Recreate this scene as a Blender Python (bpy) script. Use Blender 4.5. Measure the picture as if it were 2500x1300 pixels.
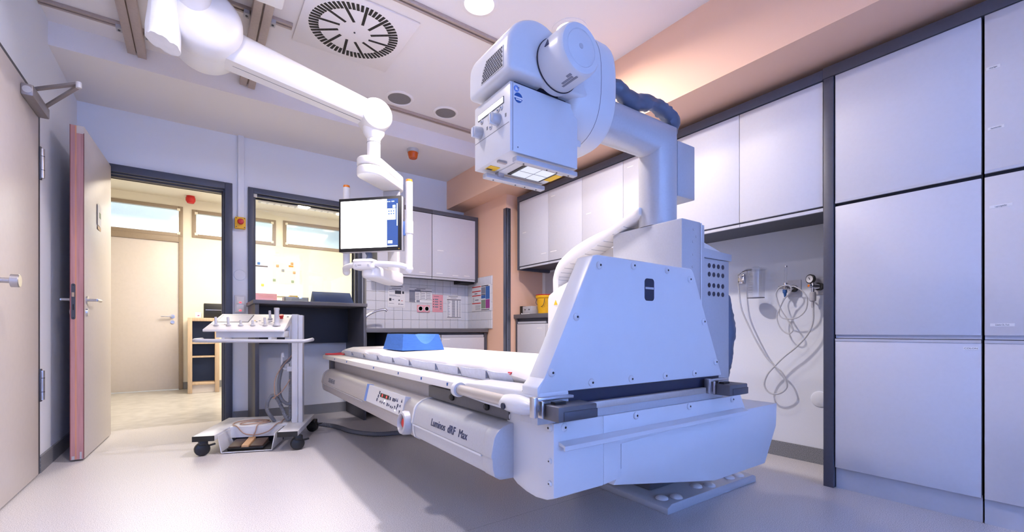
import bpy, bmesh, math, random
from mathutils import Vector, Matrix, noise
random.seed(7)
sc = bpy.context.scene
for o in list(bpy.data.objects):
    bpy.data.objects.remove(o)
col = sc.collection
PI = math.pi

# ------------------------------------------------------------------ camera
cd = bpy.data.cameras.new('camera'); cam = bpy.data.objects.new('camera', cd); col.objects.link(cam)
cd.sensor_fit = 'HORIZONTAL'; cd.sensor_width = 36.0
cd.lens = 1074.0 / 2500.0 * 36.0
cd.shift_y = (809 - 650) / 2500.0
cd.clip_start = 0.05; cd.clip_end = 60
cam.location = (0, 0, 0.84)
cam.rotation_euler = (PI / 2, 0, -math.atan(772 / 1074))
sc.camera = cam

# ------------------------------------------------------------------ world, exposure
w = bpy.data.worlds.new('world'); sc.world = w; w.use_nodes = True
w.node_tree.nodes['Background'].inputs[0].default_value = (0.35, 0.5, 1.0, 1)
w.node_tree.nodes['Background'].inputs[1].default_value = 1.2
vs = sc.view_settings
vs.view_transform = 'Standard'; vs.look = 'None'; vs.gamma = 1.0; vs.use_curve_mapping = False
vs.exposure = 0.40

def area(name, loc, rot, sx, sy, energy, color, shape='RECTANGLE', spread=PI):
    l = bpy.data.lights.new(name, 'AREA'); l.shape = shape; l.size = sx; l.size_y = sy
    l.energy = energy; l.color = color; l.spread = spread
    o = bpy.data.objects.new(name, l); col.objects.link(o); o.location = loc; o.rotation_euler = rot
    return o
WARM = (1.0, 0.86, 0.76); PINKW = (1.0, 0.885, 0.885); BLUE = (0.25, 0.45, 1.0); AMBER = (1.0, 0.88, 0.70)
# blue daylight from an unseen window added behind the camera
area('added_window_light', (0.9, -4.42, 1.55), (-PI / 2, 0, 0), 3.2, 1.6, 840, BLUE)
# control room ceiling fittings (warm) and the corridor beyond its fanlights (cool)
area('control_room_light', (0.9, 6.2, 2.70), (0, 0, 0), 2.4, 1.4, 122, AMBER)
area('corridor_light', (0.4, 9.2, 2.9), (0, 0, 0), 3.5, 0.8, 170, (0.95, 1.0, 0.99))

# ------------------------------------------------------------------ helpers
def lin(c):
    return tuple(((v / 255) / 12.92 if v / 255 <= 0.04045 else ((v / 255 + 0.055) / 1.055) ** 2.4) for v in c) + (1.0,)
MATS = {}
def mat(name, rgb, rough=0.5, metal=0.0, grain=0.03, scale=60.0, bump=0.0, emit=None, estr=0.0, spec=0.5, rgb2=None, stretch=None, thresh=None, alpha=1.0, trans=0.0):
    m = bpy.data.materials.new(name); m.use_nodes = True
    nt = m.node_tree; b = nt.nodes['Principled BSDF']
    c = lin(rgb)
    b.inputs['Roughness'].default_value = rough; b.inputs['Metallic'].default_value = metal
    b.inputs['Specular IOR Level'].default_value = spec
    if emit:
        b.inputs['Emission Color'].default_value = lin(emit); b.inputs['Emission Strength'].default_value = estr
    if trans:
        b.inputs['Transmission Weight'].default_value = trans
    b.inputs['Alpha'].default_value = alpha
    tc = nt.nodes.new('ShaderNodeTexCoord'); mp = nt.nodes.new('ShaderNodeMapping')
    nt.links.new(tc.outputs['Object'], mp.inputs[0])
    if stretch: mp.inputs['Scale'].default_value = stretch
    n = nt.nodes.new('ShaderNodeTexNoise'); n.inputs['Scale'].default_value = scale; n.inputs['Detail'].default_value = 3
    nt.links.new(mp.outputs[0], n.inputs['Vector'])
    r = nt.nodes.new('ShaderNodeValToRGB')
    c2 = lin(rgb2) if rgb2 else tuple(max(0, v * (1 - grain * 2)) for v in c[:3]) + (1,)
    r.color_ramp.elements[0].color = c2; r.color_ramp.elements[1].color = c
    if thresh: r.color_ramp.elements[0].position, r.color_ramp.elements[1].position = thresh
    else: r.color_ramp.elements[0].position, r.color_ramp.elements[1].position = 0.3, 0.6
    nt.links.new(n.outputs['Fac'], r.inputs[0]); nt.links.new(r.outputs[0], b.inputs['Base Color'])
    if bump:
        bp = nt.nodes.new('ShaderNodeBump'); bp.inputs['Strength'].default_value = bump; bp.inputs['Distance'].default_value = 0.002
        nt.links.new(n.outputs['Fac'], bp.inputs['Height']); nt.links.new(bp.outputs[0], b.inputs['Normal'])
    MATS[name] = m
    return m
def glass(name, tint, gloss=0.08, rough=0.02):
    m = bpy.data.materials.new(name); m.use_nodes = True; nt = m.node_tree
    nt.nodes.remove(nt.nodes['Principled BSDF'])
    out = nt.nodes['Material Output']; t = nt.nodes.new('ShaderNodeBsdfTransparent'); g = nt.nodes.new('ShaderNodeBsdfGlossy')
    mx = nt.nodes.new('ShaderNodeMixShader'); mx.inputs[0].default_value = gloss
    n = nt.nodes.new('ShaderNodeTexNoise'); n.inputs['Scale'].default_value = 4
    cr = nt.nodes.new('ShaderNodeValToRGB')
    cr.color_ramp.elements[0].color = tuple(v * 0.97 for v in tint) + (1,); cr.color_ramp.elements[1].color = tuple(tint) + (1,)
    nt.links.new(n.outputs['Fac'], cr.inputs[0]); nt.links.new(cr.outputs[0], t.inputs[0])
    g.inputs['Roughness'].default_value = rough
    nt.links.new(t.outputs[0], mx.inputs[1]); nt.links.new(g.outputs[0], mx.inputs[2]); nt.links.new(mx.outputs[0], out.inputs[0])
    MATS[name] = m
    return m
M = MATS
mat('wall_paint', (232, 237, 247), 0.75, grain=0.01, scale=300, bump=0.05)
mat('ceiling_paint', (240, 236, 236), 0.8, grain=0.01, scale=250, bump=0.04)
mat('apricot_paint', (247, 202, 172), 0.7, grain=0.01, scale=250, bump=0.05)
mat('cream_paint', (234, 228, 214), 0.75, grain=0.01, scale=250)
mat('floor_vinyl', (220, 217, 219), 0.36, scale=300, rgb2=(168, 166, 173), thresh=(0.40, 0.55), spec=0.4)
mat('floor_marbled', (186, 184, 184), 0.3, scale=9, rgb2=(168, 166, 166), thresh=(0.35, 0.65))
mat('skirting', (150, 152, 158), 0.5, scale=330, rgb2=(88, 92, 100), thresh=(0.4, 0.56))
mat('seam', (168, 166, 168), 0.6)
mat('laminate', (210, 211, 219), 0.5, grain=0.01)
mat('laminate_edge', (196, 198, 208), 0.35, grain=0.01)
mat('dark_frame', (80, 82, 94), 0.45, grain=0.03)
mat('door_frame', (74, 80, 98), 0.45, grain=0.03)
mat('worktop', (104, 104, 112), 0.45, scale=400, grain=0.08)
mat('navy_panel', (30, 36, 52), 0.5)
mat('black_void', (16, 17, 20), 0.7)
mat('door_leaf', (206, 198, 196), 0.42, grain=0.015, scale=30)
mat('door_wood', (196, 144, 144), 0.6, scale=90, stretch=(1, 1, 0.05), grain=0.1)
mat('door_wood_core', (214, 150, 112), 0.6, scale=90, stretch=(1, 1, 0.05), grain=0.08)
mat('lipping', (112, 52, 56), 0.5)
mat('steel', (190, 190, 196), 0.28, metal=0.9, grain=0.02)
mat('chrome', (215, 215, 222), 0.12, metal=1.0, grain=0.0)
mat('aluminium', (196, 190, 186), 0.4, metal=0.55, scale=80, stretch=(1, 0.02, 1))
mat('rail_beige', (184, 168, 160), 0.45, metal=0.15, grain=0.04)
mat('dark_metal', (84, 86, 96), 0.4, metal=0.5)
mat('machine_white', (214, 216, 222), 0.32, grain=0.006, scale=20)
mat('machine_white_soft', (224, 222, 221), 0.5, grain=0.006, scale=20)
mat('machine_grey', (188, 190, 198), 0.38, grain=0.02, scale=120, metal=0.15)
mat('machine_silver', (184, 180, 181), 0.42, metal=0.2, grain=0.03, scale=150)
mat('machine_dark', (98, 98, 104), 0.45, metal=0.3)
mat('closer_grey', (150, 144, 146), 0.4, metal=0.3)
mat('boom_white', (228, 227, 228), 0.38, grain=0.004)
mat('seam_line', (120, 122, 132), 0.5)
mat('navy_dark', (24, 34, 62), 0.4)
mat('text_blue', (44, 54, 92), 0.5)
mat('text_grey', (112, 116, 128), 0.5)
mat('black_plastic', (24, 25, 28), 0.4)
mat('hose_grey', (112, 116, 128), 0.55)
mat('sleeve_blue', (88, 100, 124), 0.42, scale=18, bump=0.3)
mat('foam_blue', (74, 128, 214), 0.85, scale=30, stretch=(1, 1, 6), grain=0.06, bump=0.3)
mat('foam_navy', (66, 84, 122), 0.8, scale=200)
mat('mattress_cover', (212, 210, 214), 0.6, scale=14, grain=0.02, bump=0.25, stretch=(6, 1, 1))
mat('mattress_strip', (206, 212, 230), 0.65, scale=60, grain=0.04)
mat('bag_white', (236, 238, 246), 0.5, scale=12, bump=0.3)
mat('red', (200, 30, 34), 0.4)
mat('red_cord', (226, 70, 80), 0.5)
mat('orange', (236, 130, 20), 0.35)
mat('amber_cap', (208, 92, 20), 0.25, grain=0.05)
mat('yellow', (246, 186, 20), 0.45)
mat('sticker_yellow', (240, 196, 40), 0.5)
mat('sticker_blue', (44, 92, 160), 0.5)
mat('sticker_pale', (112, 146, 214), 0.5)
mat('paper', (238, 238, 240), 0.7, grain=0.01)
mat('paper_pink', (240, 168, 178), 0.7, grain=0.01)
mat('ink', (58, 62, 76), 0.7)
mat('ink_pale', (136, 140, 156), 0.7)
mat('ink_red', (214, 50, 46), 0.7)
mat('ink_blue', (64, 112, 184), 0.7)
mat('ink_green', (140, 160, 140), 0.7)
mat('ink_purple', (164, 70, 150), 0.7)
mat('tile_white', (226, 228, 234), 0.18, grain=0.01)
mat('grout', (186, 186, 192), 0.8)
mat('rosewood_edge', (192, 168, 144), 0.5, scale=60, stretch=(1, 1, 0.1), grain=0.08)
mat('beige_frame', (150, 134, 118), 0.5)
mat('switch_plate', (216, 216, 222), 0.35)
mat('led_red', (255, 60, 60), 0.3, emit=(255, 50, 60), estr=3.0)
mat('screen_white', (255, 255, 255), 0.3, emit=(255, 255, 255), estr=3.2)
mat('screen_blue', (40, 70, 130), 0.3, emit=(48, 84, 150), estr=0.5)
mat('screen_pale', (220, 230, 240), 0.3, emit=(210, 225, 245), estr=1.0)
mat('window_glow', (200, 206, 214), 0.2, emit=(220, 228, 240), estr=0.42)
mat('lcd_white', (255, 255, 255), 0.3, emit=(255, 255, 255), estr=1.6)
mat('lamp_disc', (255, 246, 236), 0.4, emit=(255, 244, 232), estr=9.0)
mat('lamp_disc_warm', (255, 230, 190), 0.4, emit=(255, 226, 180), estr=5.0)
mat('speaker_mesh', (140, 137, 140), 0.7, scale=500, grain=0.15)
mat('vent_black', (26, 24, 24), 0.6)
mat('tan_cable', (172, 140, 124), 0.5)
mat('pedal_brown', (70, 52, 46), 0.5)
mat('pedal_tan', (190, 150, 110), 0.5)
mat('grey_light', (190, 190, 196), 0.4)
mat('metal_guard', (128, 134, 148), 0.32, metal=0.75, scale=40, stretch=(1, 1, 0.05), grain=0.05)
mat('corridor_wall', (242, 246, 246), 0.8)
mat('tubing', (212, 214, 222), 0.25, alpha=0.75)
glass('pane_clear', (0.97, 0.985, 0.97), 0.07)
glass('pane_cool', (0.93, 0.98, 0.975), 0.10, 0.1)
glass('jar_plastic', (0.95, 0.96, 0.98), 0.10, 0.15)

OFF = {}
def tag(o, label=None, cat=None, group=None, kind=None):
    if label: o['label'] = label
    if cat: o['category'] = cat
    if group: o['group'] = group
    if kind: o['kind'] = kind
    return o
def thing(name, label, cat, loc=(0, 0, 0), rotz=0.0, group=None, local=False, kind=None):
    o = bpy.data.objects.new(name, None); col.objects.link(o); o.empty_display_size = 0.05
    o.location = loc; o.rotation_euler = (0, 0, rotz)
    OFF[o] = Vector((0, 0, 0)) if local else Vector(loc)
    return tag(o, label, cat, group, kind)
def copy_tree(o, parent=None):
    c = o.copy(); col.objects.link(c)
    if parent: c.parent = parent
    for ch in o.children: copy_tree(ch, c)
    return c

class G:
    def __init__(s): s.b = bmesh.new(); s.mi = 0
    def mat(s, i): s.mi = i; return s
    def face(s, vs):
        try:
            f = s.b.faces.new(vs); f.material_index = s.mi; return f
        except ValueError: return None
    def poly(s, pts): return s.face([s.b.verts.new(p) for p in pts])
    def box(s, x0, x1, y0, y1, z0, z1):
        v = [s.b.verts.new((x, y, z)) for z in (z0, z1) for y in (y0, y1) for x in (x0, x1)]
        for q in ((0, 2, 3, 1), (4, 5, 7, 6), (0, 1, 5, 4), (2, 6, 7, 3), (0, 4, 6, 2), (1, 3, 7, 5)): s.face([v[i] for i in q])
        return s
    def obox(s, c, ax, ay, az):   # centre + three half axis vectors
        c, ax, ay, az = map(Vector, (c, ax, ay, az))
        v = [s.b.verts.new(c + ax * i + ay * j + az * k) for k in (-1, 1) for j in (-1, 1) for i in (-1, 1)]
        for q in ((0, 2, 3, 1), (4, 5, 7, 6), (0, 1, 5, 4), (2, 6, 7, 3), (0, 4, 6, 2), (1, 3, 7, 5)): s.face([v[i] for i in q])
        return s
    def prism(s, pts, axis, a0, a1):
        f = {'x': lambda p, a: (a, p[0], p[1]), 'y': lambda p, a: (p[0], a, p[1]), 'z': lambda p, a: (p[0], p[1], a)}[axis]
        A = [s.b.verts.new(f(p, a0)) for p in pts]; B = [s.b.verts.new(f(p, a1)) for p in pts]
        n = len(pts); s.face(A); s.face(B[::-1])
        for i in range(n): s.face([A[i], B[i], B[(i + 1) % n], A[(i + 1) % n]])
        return s
    def rings(s, R, cap=True, closed=False):
        V = [[s.b.verts.new(p) for p in r] for r in R]
        n = len(R[0]); m = len(V)
        for i in range(m if closed else m - 1):
            a, b = V[i], V[(i + 1) % m]
            for j in range(n): s.face([a[j], a[(j + 1) % n], b[(j + 1) % n], b[j]])
        if cap and not closed:
            s.face(V[0][::-1]); s.face(V[-1])
        return s
    def cyl(s, p0, p1, r0, r1=None, n=24):
        p0, p1 = Vector(p0), Vector(p1); r1 = r0 if r1 is None else r1
        d = (p1 - p0).normalized(); a = d.orthogonal().normalized(); b = d.cross(a)
        R = [[p + (a * math.cos(2 * PI * i / n) + b * math.sin(2 * PI * i / n)) * r for i in range(n)] for p, r in ((p0, r0), (p1, r1))]
        return s.rings(R)
    def lathe(s, prof, o, axis, n=24):
        o = Vector(o); d = Vector(axis).normalized(); a = d.orthogonal().normalized(); b = d.cross(a)
        R = [[o + d * h + (a * math.cos(2 * PI * i / n) + b * math.sin(2 * PI * i / n)) * max(r, 1e-4) for i in range(n)] for r, h in prof]
        return s.rings(R)
    def tube(s, pts, r, n=10, sub=6, closed=False, ribs=None, wob=0.0):
        P = smooth(pts, sub, closed) if sub > 1 else [Vector(p) for p in pts]
        if ribs:
            L = sum((P[i + 1] - P[i]).length for i in range(len(P) - 1)); k = max(4, int(L / ribs * 2)); P = resample(P, k)
        R = []; prev = None; m = len(P)
        for i, p in enumerate(P):
            t = (P[(i + 1) % m] - P[i - 1]) if (closed or 0 < i < m - 1) else (P[1] - P[0] if i == 0 else P[-1] - P[-2])
            t.normalize()
            a = t.orthogonal().normalized() if prev is None else (prev - t * prev.dot(t)).normalized()
            prev = a; b = t.cross(a)
            rr = (r(i / (m - 1)) if callable(r) else r)
            if ribs: rr *= (1.0 if i % 2 else 0.86)
            ring = []
            for j in range(n):
                an = 2 * PI * j / n; q = p + (a * math.cos(an) + b * math.sin(an)) * rr
                if wob: q = q + (q - p) * (noise.noise(q * 14) * wob + abs(noise.noise(q * 33)) * wob * 0.8)
                ring.append(q)
            R.append(ring)
        return s.rings(R, closed=closed)
    def ell(s, c, rx, ry, rz, n=20, m=12):
        c = Vector(c); R = []
        for i in range(m + 1):
            ph = -PI / 2 + PI * i / m; k = max(math.cos(ph), 0.002)
            R.append([c + Vector((rx * k * math.cos(2 * PI * j / n), ry * k * math.sin(2 * PI * j / n), rz * math.sin(ph))) for j in range(n)])
        return s.rings(R)
    def build(s, name, mats, parent=None, bevel=0.0, seg=2, smooth=True, loc=None, ang=38, bang=30):
        b = s.b
        bmesh.ops.recalc_face_normals(b, faces=b.faces[:])
        if bevel:
            es = [e for e in b.edges if len(e.link_faces) == 2 and e.calc_face_angle(0) > math.radians(bang)]
            bmesh.ops.bevel(b, geom=es, offset=bevel, segments=seg, profile=0.5, affect='EDGES', clamp_overlap=True)
        me = bpy.data.meshes.new(name)
        if parent is not None:
            off = OFF[parent]
        elif loc is not None: off = Vector(loc)
        else:
            xs = [v.co for v in b.verts]
            off = Vector(((min(v.x for v in xs) + max(v.x for v in xs)) / 2, (min(v.y for v in xs) + max(v.y for v in xs)) / 2, min(v.z for v in xs)))
        bmesh.ops.translate(b, verts=b.verts[:], vec=-off)
        b.to_mesh(me); b.free()
        if smooth:
            for p in me.polygons: p.use_smooth = True
            me.set_sharp_from_angle(angle=math.radians(ang))
        for m in (mats if isinstance(mats, (list, tuple)) else [mats]): me.materials.append(M[m] if isinstance(m, str) else m)
        o = bpy.data.objects.new(name, me); col.objects.link(o)
        if parent is not None: o.parent = parent; OFF[o] = off
        else: o.location = off; OFF[o] = off
        return o
def smooth(pts, sub=6, closed=False):
    P = [Vector(p) for p in pts]; n = len(P); out = []
    rng = range(n) if closed else range(n - 1)
    for i in rng:
        p0 = P[i - 1] if (closed or i > 0) else P[0] * 2 - P[1]
        p1 = P[i]; p2 = P[(i + 1) % n]
        p3 = P[(i + 2) % n] if (closed or i + 2 < n) else P[-1] * 2 - P[-2]
        for k in range(sub):
            t = k / sub
            out.append(0.5 * ((2 * p1) + (p2 - p0) * t + (2 * p0 - 5 * p1 + 4 * p2 - p3) * t * t + (3 * p1 - p0 - 3 * p2 + p3) * t ** 3))
    if not closed: out.append(P[-1])
    return out
def resample(P, k):
    d = [0]
    for i in range(len(P) - 1): d.append(d[-1] + (P[i + 1] - P[i]).length)
    out = []; j = 0
    for i in range(k + 1):
        s = d[-1] * i / k
        while j < len(P) - 2 and d[j + 1] < s: j += 1
        t = (s - d[j]) / max(d[j + 1] - d[j], 1e-9); out.append(P[j].lerp(P[j + 1], min(max(t, 0), 1)))
    return out
def rrect(x0, x1, y0, y1, r, n=5):
    out = []
    for cx, cy, a in ((x1 - r, y1 - r, 0), (x0 + r, y1 - r, PI / 2), (x0 + r, y0 + r, PI), (x1 - r, y0 + r, 1.5 * PI)):
        for i in range(n + 1): out.append((cx + r * math.cos(a + PI / 2 * i / n), cy + r * math.sin(a + PI / 2 * i / n)))
    return out
def circ(cx, cy, r, n=24): return [(cx + r * math.cos(2 * PI * i / n), cy + r * math.sin(2 * PI * i / n)) for i in range(n)]
def text(name, body, size, mname, parent, loc, xdir, ydir, wid=1.0, bold=0.0, align='LEFT', depth=0.0006):
    cu = bpy.data.curves.new(name, 'FONT'); cu.body = body; cu.size = size; cu.extrude = depth; cu.align_x = align; cu.offset = bold; cu.space_character = 1.0 + bold * 120; cu.resolution_u = 4
    tmp = bpy.data.objects.new(name + '_c', cu); col.objects.link(tmp)
    dg = bpy.context.evaluated_depsgraph_get(); me = bpy.data.meshes.new_from_object(tmp.evaluated_get(dg))
    bpy.data.objects.remove(tmp); bpy.data.curves.remove(cu)
    X = Vector(xdir).normalized(); Y = Vector(ydir).normalized(); Z = X.cross(Y)
    mt = Matrix(((X.x * wid, Y.x, Z.x), (X.y * wid, Y.y, Z.y), (X.z * wid, Y.z, Z.z)))
    L = Vector(loc) - OFF[parent]
    for v in me.vertices: v.co = mt @ v.co + L
    me.materials.clear(); me.materials.append(M[mname]); me.name = name
    o = bpy.data.objects.new(name, me); col.objects.link(o); o.parent = parent; OFF[o] = OFF[parent]
    return o
def struct(g, name, mats, parent=None, **k):
    o = g.build(name, mats, parent, **k)
    if parent is None: o['kind'] = 'structure'
    return o

# ------------------------------------------------------------------ room shell
XL, YB, XR, CZ = -0.755, 4.78, 3.20, 2.795
struct(G().box(-1.3, 3.5, -4.7, 4.95, -0.1, 0.0), 'floor', 'floor_vinyl', smooth=False)
fl = bpy.data.objects['floor']
def seam(p, q, w=0.004):
    p, q = Vector(p), Vector(q); d = (q - p).normalized(); n = Vector((-d.y, d.x, 0)) * w / 2
    g = G(); z = Vector((0, 0, 0.0006)); g.poly([p + n + z, q + n + z, q - n + z, p - n + z]); return g
for a, b in (((-0.7, 4.16, 0), (1.28, 4.12, 0)), ((0.6, 3.97, 0), (2.6, 3.93, 0)), ((-0.75, 1.62, 0), (2.7, 1.6, 0))):
    seam(a, b, 0.0025).build('weld_seam', 'seam', fl, smooth=False)
struct(G().box(-2.6, 3.6, 4.95, 8.1, -0.1, -0.002), 'floor', 'floor_marbled', smooth=False)
struct(G().box(-1.0, 2.52, -4.7, 4.0, CZ, CZ + 0.12), 'ceiling', 'ceiling_paint', smooth=False)
# bulkhead along the back wall and apricot soffit along the right side
struct(G().box(-1.0, 2.52, 3.95, 4.98, 2.645, CZ + 0.12), 'ceiling', 'ceiling_paint', smooth=False)
struct(G().box(2.464, 3.6, -4.7, 4.98, 2.31, CZ + 0.12), 'ceiling', 'apricot_paint', smooth=False)
struct(G().box(XL - 0.15, XL, -4.7, 4.98, 0, CZ), 'wall_left', 'wall_paint', smooth=False)
# back wall with the door and the control window openings
DX0, DX1, DZ = -0.60, 0.215, 2.13
WX0, WX1, WZ0, WZ1 = 0.44, 1.40, 1.10, 2.135
g = G()
g.box(XL, DX0, YB, 4.98, 0, 2.7); g.box(DX0, DX1, YB, 4.98, DZ, 2.7); g.box(DX1, WX0, YB, 4.98, 0, 2.7)
g.box(WX0, WX1, YB, 4.98, 0, WZ0); g.box(WX0, WX1, YB, 4.98, WZ1, 2.7); g.box(WX1, 3.4, YB, 4.98, 0, 2.7)
struct(g, 'wall_back', 'wall_paint', smooth=False)
struct(G().box(XR, XR + 0.15, -4.7, 3.9, 0, 2.35), 'wall_right', 'wall_paint', smooth=False)
# unseen wall behind the camera; its window is added for the blue light
g = G(); g.box(-1.0, -0.7, -4.6, -4.45, 0, CZ); g.box(2.5, 3.4, -4.6, -4.45, 0, CZ); g.box(-0.7, 2.5, -4.6, -4.45, 0, 0.75); g.box(-0.7, 2.5, -4.6, -4.45, 2.35, CZ)
struct(g, 'wall_front', 'wall_paint', smooth=False)
g = G(); g.box(-0.7, -0.64, -4.6, -4.5, 0.75, 2.35); g.box(2.44, 2.5, -4.6, -4.5, 0.75, 2.35); g.box(-0.64, 2.44, -4.6, -4.5, 0.75, 0.81); g.box(-0.64, 2.44, -4.6, -4.5, 2.29, 2.35); g.box(0.87, 0.93, -4.6, -4.5, 0.81, 2.29)
w2 = struct(g, 'window_2', 'machine_grey')
# apricot pier with steel corner guard
struct(G().box(2.70, 3.4, 3.86, 4.78, 0, 2.31), 'wall_right', 'apricot_paint', smooth=False)
gd = thing('corner_guard', 'brushed steel corner guard on the apricot wall pier', 'corner guard', (2.69, 3.85, 0))
G().box(2.695, 2.7, 3.853, 3.91, 0.10, 2.16).build('side_strip', 'metal_guard', gd, bevel=0.001)
G().box(2.695, 2.752, 3.853, 3.86, 0.10, 2.16).build('front_strip', 'metal_guard', gd, bevel=0.001)
for z in (0.3, 0.75, 1.2, 1.65, 2.13):
    G().cyl((2.725, 3.8535, z), (2.725, 3.851, z), 0.004, n=8).build('screw', 'dark_metal', gd)
# skirtings
def skirt(name, x0, x1, y0, y1): struct(G().box(x0, x1, y0, y1, 0, 0.098), name, 'skirting', smooth=False)
skirt('baseboard_left', XL, XL + 0.012, 3.735, YB)
skirt('baseboard_back', 0.28, 1.45, YB - 0.012, YB)
skirt('baseboard_right', XR - 0.012, XR, 0.955, 3.86)
# control room shell
struct(G().box(-2.6, 3.6, 4.98, 8.1, 2.76, 2.9), 'ceiling', 'cream_paint', smooth=False)
struct(G().box(-2.7, -2.6, 4.9, 8.1, 0, 2.8), 'wall_left', 'cream_paint', smooth=False)
struct(G().box(3.5, 3.6, 4.9, 8.1, 0, 2.8), 'wall_right', 'cream_paint', smooth=False)
struct(G().box(-2.6, XL, 4.86, 4.98, 0, 2.8), 'wall_left', 'cream_paint', smooth=False)
FY = 7.97
g = G()
fan = [(-1.06, -0.19, 2.22, 2.62), (-0.005, 1.005, 2.25, 2.585), (1.19, 2.30, 2.25, 2.60)]
xs = [-2.6, -1.06, -0.19, -0.005, 1.005, 1.19, 2.30, 3.6]
g.box(-2.6, 3.6, FY, FY + 0.12, 2.62, 2.8)
g.box(-2.6, -1.06, FY, FY + 0.12, 0, 2.62); g.box(-0.19, -0.005, FY, FY + 0.12, 0, 2.62); g.box(1.005, 1.19, FY, FY + 0.12, 0, 2.62); g.box(2.30, 3.6, FY, FY + 0.12, 0, 2.62)
g.box(-0.005, 1.005, FY, FY + 0.12, 0, 2.25); g.box(-0.005, 1.005, FY, FY + 0.12, 2.585, 2.62); g.box(1.19, 2.30, FY, FY + 0.12, 0, 2.25); g.box(1.19, 2.30, FY, FY + 0.12, 2.60, 2.62)
struct(g, 'wall_back', 'cream_paint', smooth=False)
# corridor beyond
struct(G().box(-3, 4.5, 10.3, 10.4, 0, 3.2), 'wall_back', 'corridor_wall', smooth=False)
g = G(); g.box(-3, 4.5, 8.09, 10.3, 3.1, 3.2)
cc = struct(g, 'ceiling', 'corridor_wall', smooth=False)
for i in range(7): G().box(-3, 4.5, 8.5 + i * 0.25, 8.53 + i * 0.25, 3.06, 3.1).build('slat', 'grey_light', cc)
struct(G().box(-3, 4.5, 8.09, 10.3, -0.1, 0), 'floor', 'floor_marbled', smooth=False)
def framed_window(name, x0, x1, z0, z1, fr=0.05):
    o = struct(G().box(x0, x0 + fr, FY - 0.02, FY + 0.05, z0, z1).box(x1 - fr, x1, FY - 0.02, FY + 0.05, z0, z1).box(x0 + fr, x1 - fr, FY - 0.02, FY + 0.05, z0, z0 + fr).box(x0 + fr, x1 - fr, FY - 0.02, FY + 0.05, z1 - fr, z1), name, 'beige_frame', bevel=0.003)
    G().box(x0 + fr, x1 - fr, FY + 0.01, FY + 0.016, z0 + fr, z1 - fr).build('pane', 'pane_cool', o)
    for x in (x0 + fr, x1 - fr):
        for z in (z0 + fr, z1 - fr): G().box(x - 0.018, x + 0.018, FY - 0.026, FY - 0.02, z - 0.018, z + 0.018).build('corner_clip', 'cream_paint', o)
    return o
framed_window('window_3', -1.06, -0.15, 2.20, 2.64)
framed_window('window_4', -0.045, 1.045, 2.215, 2.62)
framed_window('window_5', 1.15, 2.34, 2.215, 2.635)
# far door of the control room
d = struct(G().box(-1.02, -0.20, FY - 0.005, FY + 0.04, 0.003, 2.121), 'door_3', 'door_leaf', bevel=0.003)
G().box(-1.12, -1.02, FY - 0.025, FY + 0.05, 0, 2.20).box(-0.20, -0.15, FY - 0.025, FY + 0.05, 0, 2.20).box(-1.02, -0.20, FY - 0.025, FY + 0.05, 2.12, 2.20).build('door_frame', 'beige_frame', d, bevel=0.003)
G().cyl((-0.27, FY - 0.005, 1.05), (-0.27, FY - 0.06, 1.05), 0.01).cyl((-0.27, FY - 0.055, 1.05), (-0.40, FY - 0.055, 1.05), 0.009).lathe([(0.026, 0), (0.026, 0.01)], (-0.27, FY - 0.005, 1.05), (0, -1, 0)).build('door_handle', 'steel', d)
G().lathe([(0.024, 0), (0.024, 0.01)], (-0.27, FY - 0.005, 0.97), (0, -1, 0)).build('keyhole_rosette', 'steel', d)
skirt('baseboard_back', -0.15, 3.5, FY - 0.012, FY)

# ------------------------------------------------------------------ doors and openings in this room
# left door, closed
d = struct(G().box(XL + 0.001, XL + 0.018, 2.67, 3.655, 0.012, 2.165), 'door_1', 'door_leaf', bevel=0.002)
G().box(XL, XL + 0.008, 3.655, 3.735, 0, 2.20).box(XL, XL + 0.008, 2.62, 3.69, 2.168, 2.20).box(XL, XL + 0.008, 2.62, 2.667, 0, 2.20).build('door_frame', 'dark_metal', d)
for z in (1.73, 0.44):
    h = G().cyl((XL + 0.03, 3.672, z), (XL + 0.03, 3.672, z + 0.17), 0.011, n=14).build('hinge', 'steel', d)
    G().box(XL + 0.018, XL + 0.028, 3.66, 3.685, z - 0.01, z + 0.18).build('hinge_plate', 'dark_metal', h, bevel=0.002)
    for zz in (z + 0.045, z + 0.125): G().cyl((XL + 0.03, 3.672, zz), (XL + 0.03, 3.672, zz + 0.003), 0.0115, n=14).build('knuckle_gap', 'black_plastic', h)
k = G().lathe([(0.012, 0), (0.012, 0.05), (0.03, 0.055), (0.03, 0.08), (0.027, 0.083)], (XL + 0.018, 2.955, 1.07), (1, 0, 0)).build('door_knob', 'steel', d)
G().lathe([(0.028, 0), (0.028, 0.009)], (XL + 0.018, 2.955, 1.07), (1, 0, 0)).build('rosette', 'steel', k)
G().lathe([(0.028, 0), (0.026, 0.01)], (XL + 0.018, 2.955, 0.99), (1, 0, 0)).box(XL + 0.028, XL + 0.0285, 2.952, 2.958, 0.98, 1.0).build('keyhole_rosette', 'steel', d)
cl = thing('door_closer', 'silver grey hydraulic door closer with folded arm on left door', 'door closer', (XL + 0.018, 3.50, 2.06))
G().box(XL + 0.018, XL + 0.065, 3.33, 3.65, 2.07, 2.13).build('body', 'closer_grey', cl, bevel=0.006)
G().lathe([(0.018, 0), (0.018, 0.002)], (XL + 0.042, 3.33, 2.1), (0, -1, 0)).build('end_cap', 'grey_light', cl)
tip = (-0.50, 3.21, 2.135)
G().obox(((XL + 0.05 + tip[0]) / 2, (3.42 + tip[1]) / 2, 2.142), ((tip[0] - XL - 0.05) / 2, (tip[1] - 3.42) / 2, 0), (0.006, 0.008, 0), (0, 0, 0.006)).build('arm', 'closer_grey', cl)
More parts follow.
